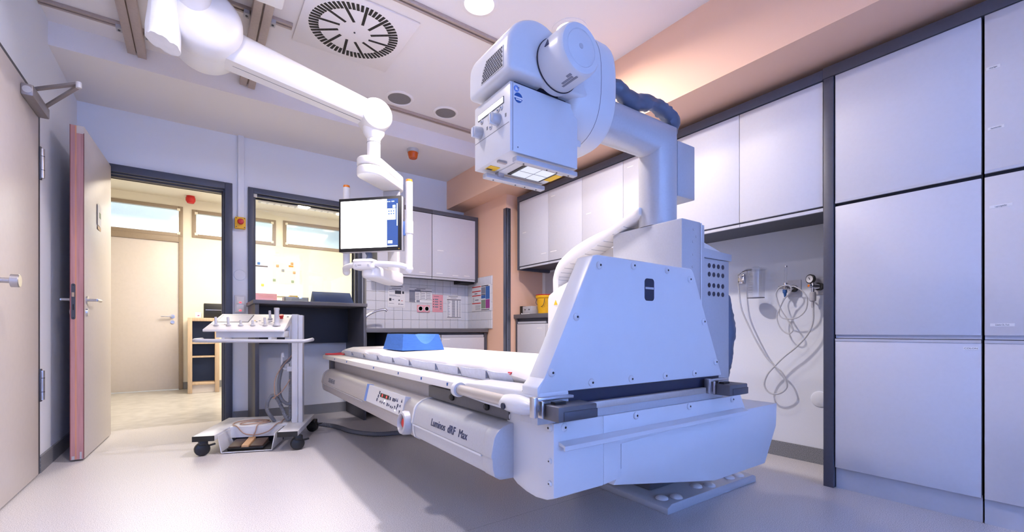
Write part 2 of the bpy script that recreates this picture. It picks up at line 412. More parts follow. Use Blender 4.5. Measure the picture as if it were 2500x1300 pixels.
G().obox(((XL + 0.05 + tip[0]) / 2, (3.62 + tip[1]) / 2, 2.128), ((tip[0] - XL - 0.05) / 2, (tip[1] - 3.62) / 2, 0), (0.006, 0.006, 0), (0, 0, 0.006)).build('arm', 'closer_grey', cl)
G().cyl((tip[0], tip[1], 2.12), (tip[0], tip[1], 2.15), 0.012).build('pivot', 'grey_light', cl)

# door 2: frame in the back wall and thick open leaf
o = struct(G().box(DX1, 0.272, YB - 0.03, 4.99, 0, 2.19).box(-0.655, DX0, YB - 0.03, 4.99, 0, 2.19).box(DX0, DX1, YB - 0.03, 4.99, DZ, 2.19), 'trim_1', 'door_frame', bevel=0.004)
G().box(DX1 - 0.022, DX1, YB + 0.05, YB + 0.10, 0, DZ - 0.02).box(DX0, DX1, YB + 0.05, YB + 0.10, DZ - 0.022, DZ).build('stop', 'dark_frame', o, bevel=0.003)
G().box(DX1 - 0.012, DX1, YB + 0.0, YB + 0.04, 0, DZ - 0.01).box(DX0, DX1, YB, YB + 0.04, DZ - 0.012, DZ).build('rebate', 'door_frame', o, bevel=0.003)
ang = math.radians(-92.4)   # leaf direction from the hinge
lf = thing('door_2', 'thick beige lead lined door leaf standing open', None, (-0.553, 4.745, 0), ang, local=True, kind='structure')
LW = 0.815
b_ = G().box(0.0, LW, -0.067, 0.0, 0.012, 2.165).build('leaf', ['door_leaf'], lf, bevel=0.001)
G().box(LW, LW + 0.002, -0.064, -0.042, 0.014, 2.163).box(LW, LW + 0.002, -0.036, -0.003, 0.014, 2.115).build('edge_lipping', 'door_wood', lf)
G().box(LW, LW + 0.002, -0.042, -0.036, 0.014, 2.163).build('edge_core', 'door_wood_core', lf)
G().box(LW - 0.004, LW + 0.003, -0.067, -0.064, 0.012, 2.165).box(LW - 0.004, LW + 0.003, -0.003, 0.0, 0.012, 2.12).build('edge_band', 'lipping', lf)
lk = G().prism([(y, z) for y, z in rrect(-0.060, -0.040, 0.915, 1.145, 0.0095)], 'x', LW, LW + 0.0045).build('lock_plate', 'dark_metal', lf)
G().box(LW + 0.004, LW + 0.012, -0.056, -0.045, 1.06, 1.088).build('latch', 'rosewood_edge', lk)
G().box(LW + 0.0045, LW + 0.005, -0.0535, -0.0465, 0.975, 1.012).cyl((LW + 0.004, -0.05, 1.135), (LW + 0.005, -0.05, 1.135), 0.0035, n=8).cyl((LW + 0.004, -0.05, 0.925), (LW + 0.005, -0.05, 0.925), 0.0035, n=8).build('bolt_slot', 'black_plastic', lk)
for s in (1, -1):
    y = 0.0 if s > 0 else -0.067
    hx = LW - 0.06
    h = G().cyl((hx, y, 1.045), (hx, y + s * 0.052, 1.045), 0.009).tube([(hx, y + s * 0.05, 1.045), (hx - 0.06, y + s * 0.055, 1.045), (hx - 0.105, y + s * 0.052, 1.045), (hx - 0.13, y + s * 0.045, 1.045)], 0.009, sub=3).build('door_handle', 'steel', lf)
    G().lathe([(0.026, 0), (0.026, 0.009)], (hx, y, 1.045), (0, s, 0)).build('rosette', 'steel', h)
    G().lathe([(0.026, 0), (0.024, 0.01)], (hx, y, 0.965), (0, s, 0)).box(hx - 0.004, hx + 0.004, min(y + s * 0.009, y + s * 0.0108), max(y + s * 0.009, y + s * 0.0108), 0.953, 0.977).build('keyhole_rosette', 'steel', lf)
G().box(LW - 0.01, LW + 0.004, -0.058, -0.045, 0.014, 0.036).box(LW - 0.01, LW + 0.004, -0.02, -0.011, 0.014, 0.06).build('floor_seal', 'grey_light', lf)
sg = thing('door_notice', 'white notice sheet taped to the open beige door', 'notice', (-0.565, 4.29, 1.55))
sg2 = G().box(-0.5685, -0.567, 4.27, 4.45, 1.60, 1.75).build('sheet', 'paper', sg)
G().box(-0.5672, -0.5662, 4.33, 4.39, 1.66, 1.70).build('print', 'ink_green', sg)
G().box(-0.5687, -0.5674, 4.28, 4.45, 1.57, 1.595).build('caption', 'pedal_tan', sg)

# control room window: frame, pane, clips
wo = struct(G().box(0.395, WX0, YB - 0.025, 4.99, WZ0 + 0.002, 2.185).box(WX1, 1.445, YB - 0.025, 4.99, WZ0 + 0.002, 2.185).box(WX0, WX1, YB - 0.025, 4.99, WZ1, 2.185).box(WX0, WX1, YB + 0.005, 4.99, WZ0 - 0.02, WZ0 + 0.005), 'window_1', 'door_frame', bevel=0.003)
G().box(WX0 - 0.004, WX1 + 0.004, YB + 0.06, YB + 0.075, WZ0, WZ1 + 0.004).build('pane', 'pane_clear', wo)
G().box(WX0, WX0 + 0.02, YB + 0.02, YB + 0.055, WZ0, WZ1).box(WX1 - 0.02, WX1, YB + 0.02, YB + 0.055, WZ0, WZ1).box(WX0, WX1, YB + 0.02, YB + 0.055, WZ1 - 0.02, WZ1).build('bead', 'dark_frame', wo)
G().box(WX0, WX0 + 0.03, YB - 0.001, YB + 0.02, WZ1 - 0.03, WZ1).build('corner_clip', 'cream_paint', wo)

# things on the wall strip between door and window
cdt = G().box(0.315, 0.362, YB - 0.03, YB, 1.885, 2.645).build('cable_duct', 'wall_paint', bevel=0.003)
tag(cdt, 'white vertical cable duct above the yellow stop button', 'cable duct')
es = thing('emergency_stop', 'yellow emergency stop box with red mushroom button by the window', 'stop button', (0.332, YB, 1.78))
G().box(0.29, 0.374, YB - 0.06, YB, 1.782, 1.885).build('box', 'yellow', es, bevel=0.004)
G().lathe([(0.014, 0), (0.014, 0.02), (0.026, 0.024), (0.026, 0.034), (0.02, 0.042), (0.006, 0.045)], (0.332, YB - 0.06, 1.838), (0, -1, 0)).build('button', 'red', es)
for x, z in ((0.30, 1.793), (0.364, 1.793), (0.30, 1.874), (0.364, 1.874)): G().cyl((x, YB - 0.061, z), (x, YB - 0.0625, z), 0.005, n=8).build('screw', 'dark_metal', es)
bl = tag(G().lathe([(0.05, 0), (0.05, 0.004), (0.046, 0.008)], (0.332, YB, 1.359), (0, -1, 0), 32).build('blank_cover', 'wall_paint'), 'round white blanking cover above the double light switch', 'cover')
sw = thing('light_switch', 'double light switch with two red indicator lights', 'switch', (0.334, YB, 1.0))
G().box(0.29, 0.378, YB - 0.012, YB, 1.008, 1.17).build('plate', 'switch_plate', sw, bevel=0.004)
for z in (1.018, 1.092):
    r_ = G().box(0.304, 0.364, YB - 0.018, YB - 0.011, z, z + 0.066).build('rocker', 'paper', sw, bevel=0.002)
    G().box(0.325, 0.343, YB - 0.0195, YB - 0.0178, z + 0.006, z + 0.018).build('indicator', 'led_red', r_)

# ------------------------------------------------------------------ desk unit under the control window
dk = thing('desk_unit', 'dark grey desk unit with open knee space below the control window', 'desk', (0.85, 4.48, 0))
G().box(0.38, 1.312, 4.155, YB - 0.027, 1.068, 1.099).build('top', 'worktop', dk, bevel=0.002)
G().box(0.395, 0.425, 4.17, YB - 0.014, 0, 1.068).build('side_panel', 'dark_frame', dk, bevel=0.0015)
G().box(1.28, 1.305, 4.17, YB - 0.014, 0, 1.068).build('side_panel', 'dark_frame', dk, bevel=0.0015)
G().box(0.425, 1.28, 4.70, 4.72, 0.72, 1.068).build('back_panel', 'navy_panel', dk)
wd = tag(G().prism([(4.20, 1.0995), (4.42, 1.0995), (4.33, 1.205)], 'x', 0.862, 1.20).build('foam_wedge', 'foam_navy', bevel=0.004), 'dark blue foam wedge lying on the desk below the window', 'foam wedge')

# ------------------------------------------------------------------ kitchenette on the back wall
kb = struct(G().box(1.46, 2.70, 4.67, YB, 0.80, 1.50).box(2.694, 2.70, 4.125, 4.67, 0.868, 1.465), 'wall_back', 'grout', smooth=False)
for i in range(13):
    for j in range(6):
        x0 = 1.462 + i * 0.099; z0 = 0.870 + j * 0.099
        x1 = min(x0 + 0.097, 2.693)
        if x1 - x0 < 0.02: continue
        z1 = min(z0 + 0.097, 1.46)
        G().box(x0, x1, 4.661, 4.672, z0, z1).build('tile', 'tile_white', kb, bevel=0.0012, seg=1)
for i in range(6):
    for j in range(6):
        y1 = 4.659 - i * 0.099; y0 = max(y1 - 0.097, 4.127); z0 = 0.870 + j * 0.099; z1 = min(z0 + 0.097, 1.463)
        if y1 - y0 < 0.02: continue
        G().box(2.686, 2.696, y0, y1, z0, z1).build('tile', 'tile_white', kb, bevel=0.0012, seg=1)
wt = tag(G().box(1.307, 2.69, 4.20, 4.66, 0.826, 0.868).build('worktop', 'worktop', bevel=0.002), 'grey sink worktop running along the tiled splashback', 'worktop')
# open bin niche
nb = thing('open_niche_cabinet', 'open dark niche cabinet beside the desk under the worktop', 'cabinet', (1.43, 4.45, 0))
G().box(1.308, 1.33, 4.23, 4.65, 0.1, 0.826).build('side_panel', 'dark_frame', nb)
G().box(1.535, 1.553, 4.23, 4.65, 0.1, 0.826).build('side_panel', 'dark_frame', nb)
G().box(1.33, 1.535, 4.62, 4.64, 0.1, 0.826).build('back_panel', 'black_void', nb)
G().box(1.33, 1.535, 4.23, 4.62, 0.1, 0.12).build('bottom', 'black_void', nb)
def base_unit(name, label, x0, x1, endp):
    t = thing(name, label, 'cabinet', ((x0 + x1) / 2, 4.45, 0))
    G().box(x0, x1, 4.245, 4.65, 0.1, 0.82).build('body', 'dark_frame', t)
    G().box(x0 + 0.004, x1 - 0.004, 4.232, 4.246, 0.775, 0.80).build('grip_rail', 'laminate_edge', t)
    dr = G().box(x0 + 0.002, x1 - 0.002, 4.225, 4.245, 0.565, 0.772).build('drawer', 'laminate', t, bevel=0.0015)
    G().box(x0 + 0.02, x0 + 0.10, 4.2243, 4.2252, 0.745, 0.757).build('label_strip', 'paper', dr)
    G().box(x0 + 0.002, x1 - 0.002, 4.225, 4.245, 0.12, 0.56).build('door', 'laminate', t, bevel=0.0015)
    G().box(x0, x1, 4.29, 4.6, 0.0, 0.1).build('plinth', 'dark_frame', t)
    if endp: G().box(x1, x1 + 0.035, 4.225, 4.65, 0, 0.82).build('end_panel', 'dark_frame', t)
    return t
base_unit('base_cabinet', 'grey drawer base cabinet left of the kitchenette, behind foam head cushion', 1.555, 2.112, False)
base_unit('base_cabinet', 'grey drawer base cabinet at the right end of the kitchenette', 2.115, 2.650, True)
# wall cabinets
for nm, lab, x0, x1, e in (('wall_cabinet', 'left kitchenette wall cabinet, partly hidden behind the hanging monitor', 1.50, 2.103, 0), ('wall_cabinet', 'right kitchenette wall cabinet beside the apricot pier', 2.107, 2.655, 1)):
    t = thing(nm, lab, 'cabinet', ((x0 + x1) / 2, 4.6, 1.41))
    G().box(x0, x1, 4.452, YB, 1.43, 2.17).build('body', 'dark_frame', t)
    G().box(x0 + 0.002, x1 - 0.002, 4.43, 4.45, 1.44, 2.125).build('door', 'laminate', t, bevel=0.0015)
    G().box(x0 + 0.002, x1 - 0.002, 4.435, 4.452, 1.415, 1.436).build('grip_rail', 'laminate_edge', t)
    G().box(x0, x1 + (0.035 if e else 0), 4.425, YB, 2.13, 2.172).build('cornice', 'dark_frame', t, bevel=0.001)
    if e: G().box(x1, x1 + 0.035, 4.425, YB, 1.41, 2.13).build('end_panel', 'dark_frame', t, bevel=0.001)
    if e: G().box(x1 - 0.18, x1, 4.46, 4.62, 1.39, 1.43).build('lamp_housing', 'black_void', t)
    for q in ((x0 + 0.05, 1.475), (x1 - 0.15, 1.47), (x1 - 0.30, 1.72) if not e else (x0 + 0.25, 1.465), (x0 + 0.06, 1.73)):
        G().box(q[0], q[0] + 0.075, 4.4292, 4.4302, q[1], q[1] + 0.009).build('label_strip', 'paper', t)
# faucet
fc = thing('faucet', 'chrome sink mixer tap with curved spout beside the desk', 'tap', (1.345, 4.50, 0.868))
G().lathe([(0.024, 0), (0.024, 0.01), (0.02, 0.015), (0.02, 0.13), (0.022, 0.16), (0.015, 0.17)], (1.345, 4.50, 0.868), (0, 0, 1)).build('body', 'chrome', fc)
G().tube([(1.36, 4.50, 0.93), (1.42, 4.49, 1.0), (1.50, 4.47, 1.045), (1.58, 4.45, 1.062), (1.605, 4.445, 1.045)], 0.012, sub=6).build('spout', 'chrome', fc)
G().tube([(1.345, 4.50, 1.03), (1.37, 4.49, 1.058), (1.43, 4.47, 1.06)], lambda t: 0.011 - 0.006 * t, sub=5).build('lever', 'chrome', fc)
# sockets and posters
so = thing('socket_outlet', 'double wall socket in a pink frame on the tiles', 'socket', (2.105, 4.661, 1.055))
G().box(2.028, 2.181, 4.648, 4.661, 1.055, 1.135).build('plate', 'paper_pink', so, bevel=0.003)
for x in (2.066, 2.143):
    s_ = G().lathe([(0.030, 0), (0.030, 0.004), (0.024, 0.004), (0.022, -0.004)], (x, 4.648, 1.095), (0, -1, 0)).build('outlet', 'paper', so)
    G().cyl((x - 0.009, 4.6515, 1.095), (x - 0.009, 4.643, 1.095), 0.003, n=8).cyl((x + 0.009, 4.6515, 1.095), (x + 0.009, 4.643, 1.095), 0.003, n=8).build('pin_hole', 'black_plastic', s_)
def poster(name, label, x0, x1, z0, z1, paper='paper'):
    t = thing(name, label, 'poster', ((x0 + x1) / 2, 4.66, z0))
    G().box(x0, x1, 4.6575, 4.6605, z0, z1).build('sheet', paper, t)
    return t
def prints(t, mname, rects, nm='print'):
    g = G()
    for x0, x1, z0, z1 in rects: g.box(x0, x1, 4.6568, 4.6576, z0, z1)
    tag(g.build(nm, mname, t), kind='stuff')
t = poster('poster', 'white instruction sheet with black box drawing above the sink', 1.69, 1.885, 1.10, 1.345)
prints(t, 'ink', [(1.72, 1.86, 1.328, 1.334), (1.735, 1.84, 1.305, 1.31), (1.77, 1.84, 1.248, 1.285), (1.852, 1.875, 1.252, 1.279), (1.705, 1.73, 1.17, 1.2), (1.81, 1.825, 1.172, 1.187), (1.812, 1.82, 1.13, 1.146)])
prints(t, 'ink_pale', [(1.705, 1.79, 1.292, 1.296), (1.705, 1.765, 1.268, 1.272), (1.705, 1.78, 1.232, 1.236), (1.705, 1.83, 1.222, 1.226), (1.74, 1.76, 1.18, 1.19), (1.705, 1.76, 1.14, 1.144), (1.83, 1.865, 1.132, 1.14), (1.70, 1.875, 1.112, 1.1135)])
prints(t, 'ink_red', [(1.84, 1.86, 1.172, 1.177)])
t = poster('poster', 'wide blue tinted table chart above the wall socket', 1.93, 2.213, 1.155, 1.335)
prints(t, 'ink_pale', [(1.935, 2.0, 1.165, 1.30), (2.0, 2.07, 1.285, 1.31), (1.935, 2.208, 1.327, 1.331)] + [(2.01 + (k % 3) * 0.07, 2.055 + (k % 3) * 0.07, 1.21 + (k // 3) * 0.018, 1.216 + (k // 3) * 0.018) for k in range(12)] + [(2.02, 2.06, 1.168, 1.19)])
prints(t, 'ink', [(2.02, 2.13, 1.316, 1.321), (2.07, 2.21, 1.29, 1.297), (2.0, 2.003, 1.16, 1.29), (2.072, 2.075, 1.2, 1.29), (2.143, 2.146, 1.2, 1.285), (1.935, 2.21, 1.197, 1.2), (1.935, 2.21, 1.16, 1.1625)])
t = poster('poster', 'small pink notice sheet right of the wall socket', 2.218, 2.352, 1.06, 1.262, 'paper_pink')
prints(t, 'ink', [(2.235, 2.30, 1.24, 1.244)] + [(2.225, 2.234, z, z + 0.012) for z in (1.115, 1.145, 1.175, 1.2)])
prints(t, 'ink_pale', [(2.245, 2.29, z, z + 0.014) for z in (1.113, 1.143, 1.173, 1.2)] + [(2.31, 2.335, z, z + 0.012) for z in (1.095, 1.118, 1.148, 1.178)] + [(2.24, 2.34, 1.083, 1.085)])
t = poster('poster', 'tall white hygiene plan table near the tiled corner', 2.40, 2.595, 0.985, 1.262)
prints(t, 'ink', [(2.425, 2.55, 1.247, 1.252), (2.45, 2.53, 1.23, 1.234), (2.405, 2.59, 1.208, 1.216), (2.405, 2.59, 1.0, 1.006)])
prints(t, 'ink_pale', [(2.41, 2.425 + random.random() * 0.03, 1.012 + k * 0.013, 1.017 + k * 0.013) for k in range(15)] + [(2.47, 2.51, 1.012 + k * 0.013, 1.02 + k * 0.013) for k in range(15)] + [(2.535, 2.55, 1.012 + k * 0.013, 1.021 + k * 0.013) for k in range(15)] + [(2.57, 2.585, 1.012 + k * 0.013, 1.018 + k * 0.013) for k in range(15)])
# poster on the side tiles
t = thing('poster', 'colour coded double page safety poster on the side tiles', 'poster', (2.685, 4.34, 1.07))
G().box(2.682, 2.686, 4.15, 4.55, 1.075, 1.37).build('sheet', 'paper', t)
def sp(mn, R):
    g = G()
    for y0, y1, z0, z1 in R: g.box(2.6812, 2.6822, y0, y1, z0, z1)
    tag(g.build('print', mn, t), kind='stuff')
sp('ink_red', [(4.35, 4.545, z, z + 0.011) for z in (1.352, 1.30, 1.25, 1.16)])
sp('ink', [(4.19, 4.34, 1.353, 1.363), (4.25, 4.34, 1.255, 1.265), (4.17, 4.34, 1.082, 1.09), (4.43, 4.49, 1.275, 1.283), (4.40, 4.48, 1.20, 1.207)])
sp('ink_blue', [(4.16, 4.245, 1.205, 1.35), (4.25, 4.34, 1.215, 1.253)])
sp('ink_pale', [(4.25, 4.34, 1.27, 1.345)] + [(4.36, 4.47, 1.09 + k * 0.012, 1.094 + k * 0.012) for k in range(5)] + [(4.50, 4.53, 1.18 + k * 0.012, 1.184 + k * 0.012) for k in range(5)])
sp('ink_green', [(4.25, 4.34, 1.10, 1.20)])
sp('ink_purple', [(4.16, 4.245, 1.10, 1.20)])

# ------------------------------------------------------------------ right hand furniture
FX = 2.775
Yd = [3.727, 3.261, 2.798, 2.339, 1.876, 1.4115, 0.957]
ULAB = ['upper wall cabinet at the far end, next to the apricot pier', 'upper wall cabinet second from the apricot pier', 'upper wall cabinet third from the apricot pier',
        'upper wall cabinet just left of the tube column', 'upper wall cabinet just right of the tube column', 'upper wall cabinet next to the tall cupboard pillar']
for i in range(6):
    y1, y0 = Yd[i], Yd[i + 1]
    t = thing('upper_cabinet', ULAB[i], 'cabinet', ((FX + XR) / 2, (y0 + y1) / 2, 1.49), group='upper cabinets along the right wall')
    G().box(FX + 0.022, XR, y0, y1, 1.515, 2.205).build('body', 'dark_frame', t)
    G().box(FX, FX + 0.02, y0 + 0.0015, y1 - 0.0015, 1.522, 2.20).build('door', 'laminate', t, bevel=0.0012)
    G().box(FX + 0.004, FX + 0.02, y0 + 0.0015, y1 - 0.0015, 1.494, 1.512).build('grip_rail', 'laminate_edge', t)
    if i == 0: G().box(FX - 0.004, XR, y1, y1 + 0.03, 1.485, 2.205).build('end_panel', 'dark_frame', t)
    if i < 4:
        for z, dy, L in ((1.60, 0.03, 0.075), (1.86, 0.35, 0.06)) if i % 2 == 0 else ((1.60, 0.34, 0.09), (2.13, 0.36, 0.06)):
            G().box(FX - 0.0008, FX + 0.0004, y0 + dy, y0 + dy + L, z, z + 0.008).build('label_strip', 'paper', t)
rail = tag(G().box(FX - 0.006, XR, 0.957, 3.757, 2.206, 2.262).build('cornice', 'dark_frame', bevel=0.001), 'dark grey cornice board above the upper wall cabinets', 'cornice')
G2 = G().box(FX - 0.006, XR, -0.75, 0.957, 2.210, 2.268)
tag(G2.build('cornice', 'dark_frame', bevel=0.001), 'dark grey cornice board above the tall cupboards', 'cornice')
pl = tag(G().box(FX - 0.008, XR, 0.907, 0.953, 0, 2.206).build('end_panel', 'dark_frame', bevel=0.001), 'dark grey full height end panel of the tall cupboards', 'panel')
rows = [(0.112, 0.787), (0.821, 1.505), (1.534, 2.207)]
RN = ['bottom', 'middle', 'top']
TAPE = {(0, 0): ('COLON', 0.417, 0.371, 0.757), (1, 1): ('Zubeh\u00f6r DL.-Tisch', 0.336, 0.266, 0.860), (1, 2): ('Nachthemden', 0.343, 0.295, 1.704)}
for c, (y0, y1) in enumerate(((0.3607, 0.903), (-0.19, 0.3546), (-0.735, -0.195))):
    if c == 2: continue
    t = thing('tall_cupboard', ['tall laminate cupboard beside the dark end panel', 'tall laminate cupboard at the right edge of the picture'][c], 'cupboard', ((FX + XR) / 2, (y0 + y1) / 2, 0))
    G().box(FX + 0.024, XR, y0, y1, 0.09, 2.205).build('body', 'navy_panel', t)
    G().box(FX + 0.02, XR, y0, y1, 0.0, 0.12).build('plinth', 'laminate_edge', t)
    for r, (z0, z1) in enumerate(rows):
        dr = G().box(FX, FX + 0.022, y0 + 0.002, y1 - 0.002, z0, z1).build('door', 'laminate', t, bevel=0.0012)
        if r == 0: G().box(FX - 0.002, FX + 0.012, y0 + 0.002, y1 - 0.002, 0.787, 0.80).build('grip_rail', 'laminate_edge', dr)
        if r == 1: G().box(FX + 0.010, FX + 0.022, y0 + 0.002, y1 - 0.002, 0.803, 0.821).build('grip_rail', 'laminate_edge', dr)
        if r == 2: G().box(FX - 0.002, FX + 0.012, y0 + 0.002, y1 - 0.002, 1.522, 1.534).build('grip_rail', 'laminate_edge', dr)
        for key, bodyt, ya, yb, z in ([((0, 0),) + TAPE[(0, 0)]] if (c, r) == (0, 0) else [((1, 1),) + TAPE[(1, 1)], ((1, 1), 'Lagerungshilfen', 0.338, 0.272, 1.366)] if (c, r) == (1, 1) else [((1, 2),) + TAPE[(1, 2)], ((1, 2), 'Unterlagen', 0.348, 0.306, 1.965)] if (c, r) == (1, 2) else []):
            tp = G().box(FX - 0.0008, FX + 0.0004, yb, ya, z, z + 0.0125).build('label_tape', 'paper', dr)
            wd_ = (ya - yb) * 0.74
            text('lettering', bodyt, 0.0095, 'ink', dr, (FX - 0.0009, (ya + yb) / 2, z + 0.0033), (0, -1, 0), (0, 0, 1), wid=wd_ / (0.0056 * len(bodyt)), align='CENTER', depth=0.0002)
# worktop cabinet at the end of the right wall
rt = tag(G().box(2.795, XR, 2.2, 3.86, 0.975, 1.018).build('worktop', 'worktop', bevel=0.002), 'grey worktop carrying the yellow bucket beside the pier', 'worktop')
for k, (y0, y1) in enumerate(((3.35, 3.845), (2.84, 3.345), (2.33, 2.835))):
    t = thing('base_cabinet', ['laminate base cabinet below the yellow bucket', 'laminate base cabinet behind the white stand cover', 'laminate base cabinet hidden behind the tube column'][k], 'cabinet', (3.0, (y0 + y1) / 2, 0))
    G().box(2.835, XR - 0.013, y0, y1, 0.1, 0.975).build('body', 'dark_frame', t)
    G().box(2.812, 2.835, y0 + (0.0 if k else 0.0), y1 - (0.03 if k == 0 else 0.002), 0.13, 0.915).build('door', 'laminate', t, bevel=0.0015)
    G().box(2.82, 2.836, y0, y1 - 0.03, 0.92, 0.94).build('grip_rail', 'laminate_edge', t)
    if k == 0: G().box(2.812, 2.84, y1 - 0.028, y1, 0.0, 0.975).build('end_panel', 'dark_frame', t)
    G().box(2.87, XR - 0.013, y0, y1, 0.0, 0.1).build('plinth', 'dark_frame', t)
    G().box(2.8113, 2.8122, y0 + 0.05, y0 + 0.13, 0.865, 0.875).build('label_strip', 'paper', t)
splash = struct(G().box(XR - 0.008, XR - 0.001, 2.2, 3.80, 1.018, 1.49), 'trim_2', 'laminate_edge')
bk = thing('bucket', 'yellow plastic waste bucket with red rimmed lid', 'bucket', (2.98, 3.54, 1.018))
G().lathe([(0.080, 0), (0.094, 0.15), (0.096, 0.158), (0.096, 0.165), (0.094, 0.168), (0.094, 0.19)], (2.98, 3.54, 1.018), (0, 0, 1), 32).build('body', 'yellow', bk)
G().lathe([(0.102, 0.165), (0.105, 0.17), (0.105, 0.192), (0.09, 0.198), (0.02, 0.2)], (2.98, 3.54, 1.018), (0, 0, 1), 32).build('lid', 'yellow', bk)
G().lathe([(0.106, 0.195), (0.106, 0.202), (0.03, 0.206)], (2.98, 3.54, 1.018), (0, 0, 1), 32).build('lid_rim', 'red', bk)
G().tube([(2.98 - 0.097, 3.54 + 0.03, 1.175), (2.90, 3.60, 1.13), (2.9, 3.53, 1.095), (2.89, 3.47, 1.11), (2.89, 3.45, 1.175)], 0.003, n=6).build('handle', 'dark_metal', bk)
dv = thing('power_supply', 'small grey power supply box with dark end on the worktop', 'device', (2.93, 3.73, 1.018))
G().box(2.87, 3.02, 3.64, 3.80, 1.018, 1.105).build('body', 'grey_light', dv, bevel=0.003)
G().box(2.865, 3.03, 3.795, 3.84, 1.018, 1.11).build('end_block', 'black_plastic', dv, bevel=0.002)
for y in (3.68, 3.75): G().cyl((2.871, y, 1.07), (2.864, y, 1.07), 0.006, n=10).build('socket', 'black_plastic', dv)
G().tube([(2.862, 3.80, 1.03), (2.85, 3.79, 1.024), (2.852, 3.72, 1.022), (2.86, 3.66, 1.022)], 0.004, n=8).build('cable', 'paper', dv)

# ------------------------------------------------------------------ medical gas points on the right wall
t = thing('suction_jar', 'clear graduated suction jar hanging on a chrome wall bracket', 'suction jar', (XR, 1.48, 1.06))
br = G().box(XR - 0.02, XR, 1.585, 1.63, 1.18, 1.248).build('wall_bracket', 'chrome', t, bevel=0.004)
G().tube([(XR - 0.02, 1.60, 1.22), (XR - 0.05, 1.595, 1.245), (3.13, 1.55, 1.262), (3.12, 1.50, 1.264)], 0.006, n=8).build('arm', 'chrome', br)
G().lathe([(0.052, 0), (0.058, 0.19), (0.060, 0.192)], (3.11, 1.47, 1.065), (0, 0, 1), 28).build('jar', 'jar_plastic', t)
G().lathe([(0.066, 0), (0.068, 0.004), (0.066, 0.010), (0.03, 0.013), (0.02, 0.024), (0.012, 0.026)], (3.11, 1.47, 1.256), (0, 0, 1), 28).build('lid', 'jar_plastic', t)
G().lathe([(0.0535, 0), (0.0535, 0.004)], (3.11, 1.47, 1.066), (0, 0, 1), 28).build('base_ring', 'ink_pale', t)
for k in range(8): G().box(3.052, 3.0535, 1.465, 1.49, 1.10 + k * 0.017, 1.102 + k * 0.017).build('graduation', 'ink_pale', t)
t = thing('oxygen_flowmeter', 'oxygen flowmeter with glass tube and blue nozzle on wall plate', 'flowmeter', (XR, 1.28, 1.05))
G().box(XR - 0.008, XR, 1.225, 1.305, 1.065, 1.175).build('wall_plate', 'switch_plate', t, bevel=0.002)
G().cyl((XR - 0.008, 1.262, 1.118), (XR - 0.04, 1.262, 1.118), 0.022, n=20).build('coupling', 'black_plastic', t)
G().cyl((XR - 0.03, 1.268, 1.12), (3.13, 1.30, 1.125), 0.016, n=14).cyl((3.14, 1.295, 1.11), (3.14, 1.295, 1.155), 0.014, n=14).cyl((3.14, 1.30, 1.125), (3.135, 1.335, 1.125), 0.010, n=12).build('valve_body', 'chrome', t)
G().cyl((3.14, 1.295, 1.15), (3.14, 1.293, 1.262), 0.009, n=12).build('gauge_tube', 'jar_plastic', t)
G().cyl((3.14, 1.293, 1.258), (3.14, 1.293, 1.268), 0.010, n=12).build('tube_cap', 'chrome', t)
G().lathe([(0.013, 0), (0.013, -0.02), (0.009, -0.025), (0.006, -0.05)], (3.14, 1.30, 1.112), (0.1, 0.1, 1)).build('nozzle', 'sticker_blue', t)
G().tube([(3.12, a, b) for a, b in [(1.297, 1.055), (1.32, 0.993), (1.339, 0.952), (1.335, 0.902), (1.312, 0.852), (1.274, 0.823), (1.248, 0.835), (1.245, 0.86), (1.267, 0.901), (1.312, 0.976), (1.339, 1.052), (1.343, 1.094), (1.32, 1.129), (1.267, 1.137), (1.255, 1.10), (1.30, 1.04), (1.327, 0.96), (1.297, 0.922), (1.223, 0.924), (1.172, 0.97), (1.162, 1.041), (1.187, 1.091), (1.23, 1.125), (1.252, 1.13)]], 0.0042, n=8, sub=4).build('tubing', 'tubing', t)
t = thing('vacuum_regulator', 'vacuum regulator with black round gauge and long clear tube', 'regulator', (XR, 1.13, 0.98))
G().box(XR - 0.008, XR, 1.075, 1.165, 1.07, 1.175).build('wall_plate', 'switch_plate', t, bevel=0.002)
G().cyl((XR - 0.008, 1.117, 1.12), (XR - 0.035, 1.119, 1.12), 0.024, n=20).build('coupling', 'black_plastic', t)
G().cyl((XR - 0.03, 1.12, 1.12), (3.14, 1.14, 1.122), 0.018, n=16).cyl((3.145, 1.14, 1.075), (3.145, 1.14, 1.15), 0.010, n=12).build('valve_body', 'chrome', t)
gg = G().lathe([(0.028, 0), (0.029, 0.016), (0.026, 0.018)], (3.150, 1.148, 1.168), (-1, 0.35, 0)).build('gauge', 'black_plastic', t)
G().lathe([(0.023, 0), (0.023, 0.001)], (3.1325, 1.154, 1.168), (-1, 0.35, 0)).build('dial', 'paper', gg)
G().obox((3.131, 1.1545, 1.170), (0.0015, 0.004, 0.008), (0.001, 0.002, -0.001), (0.0004, 0, 0)).build('needle', 'ink', gg)
G().lathe([(0.012, 0), (0.014, 0.012), (0.013, 0.02)], (3.138, 1.145, 1.125), (-1, 0.5, 0)).build('knob', 'chrome', t)
G().lathe([(0.008, 0), (0.008, 0.002)], (3.121, 1.1535, 1.125), (-1, 0.5, 0)).build('knob_cap', 'orange', t)
G().lathe([(0.016, 0), (0.018, -0.012), (0.018, -0.055), (0.008, -0.062), (0.008, -0.09), (0.006, -0.10)], (3.145, 1.14, 1.085), (0, 0, 1)).build('collection_cup', 'grey_light', t)
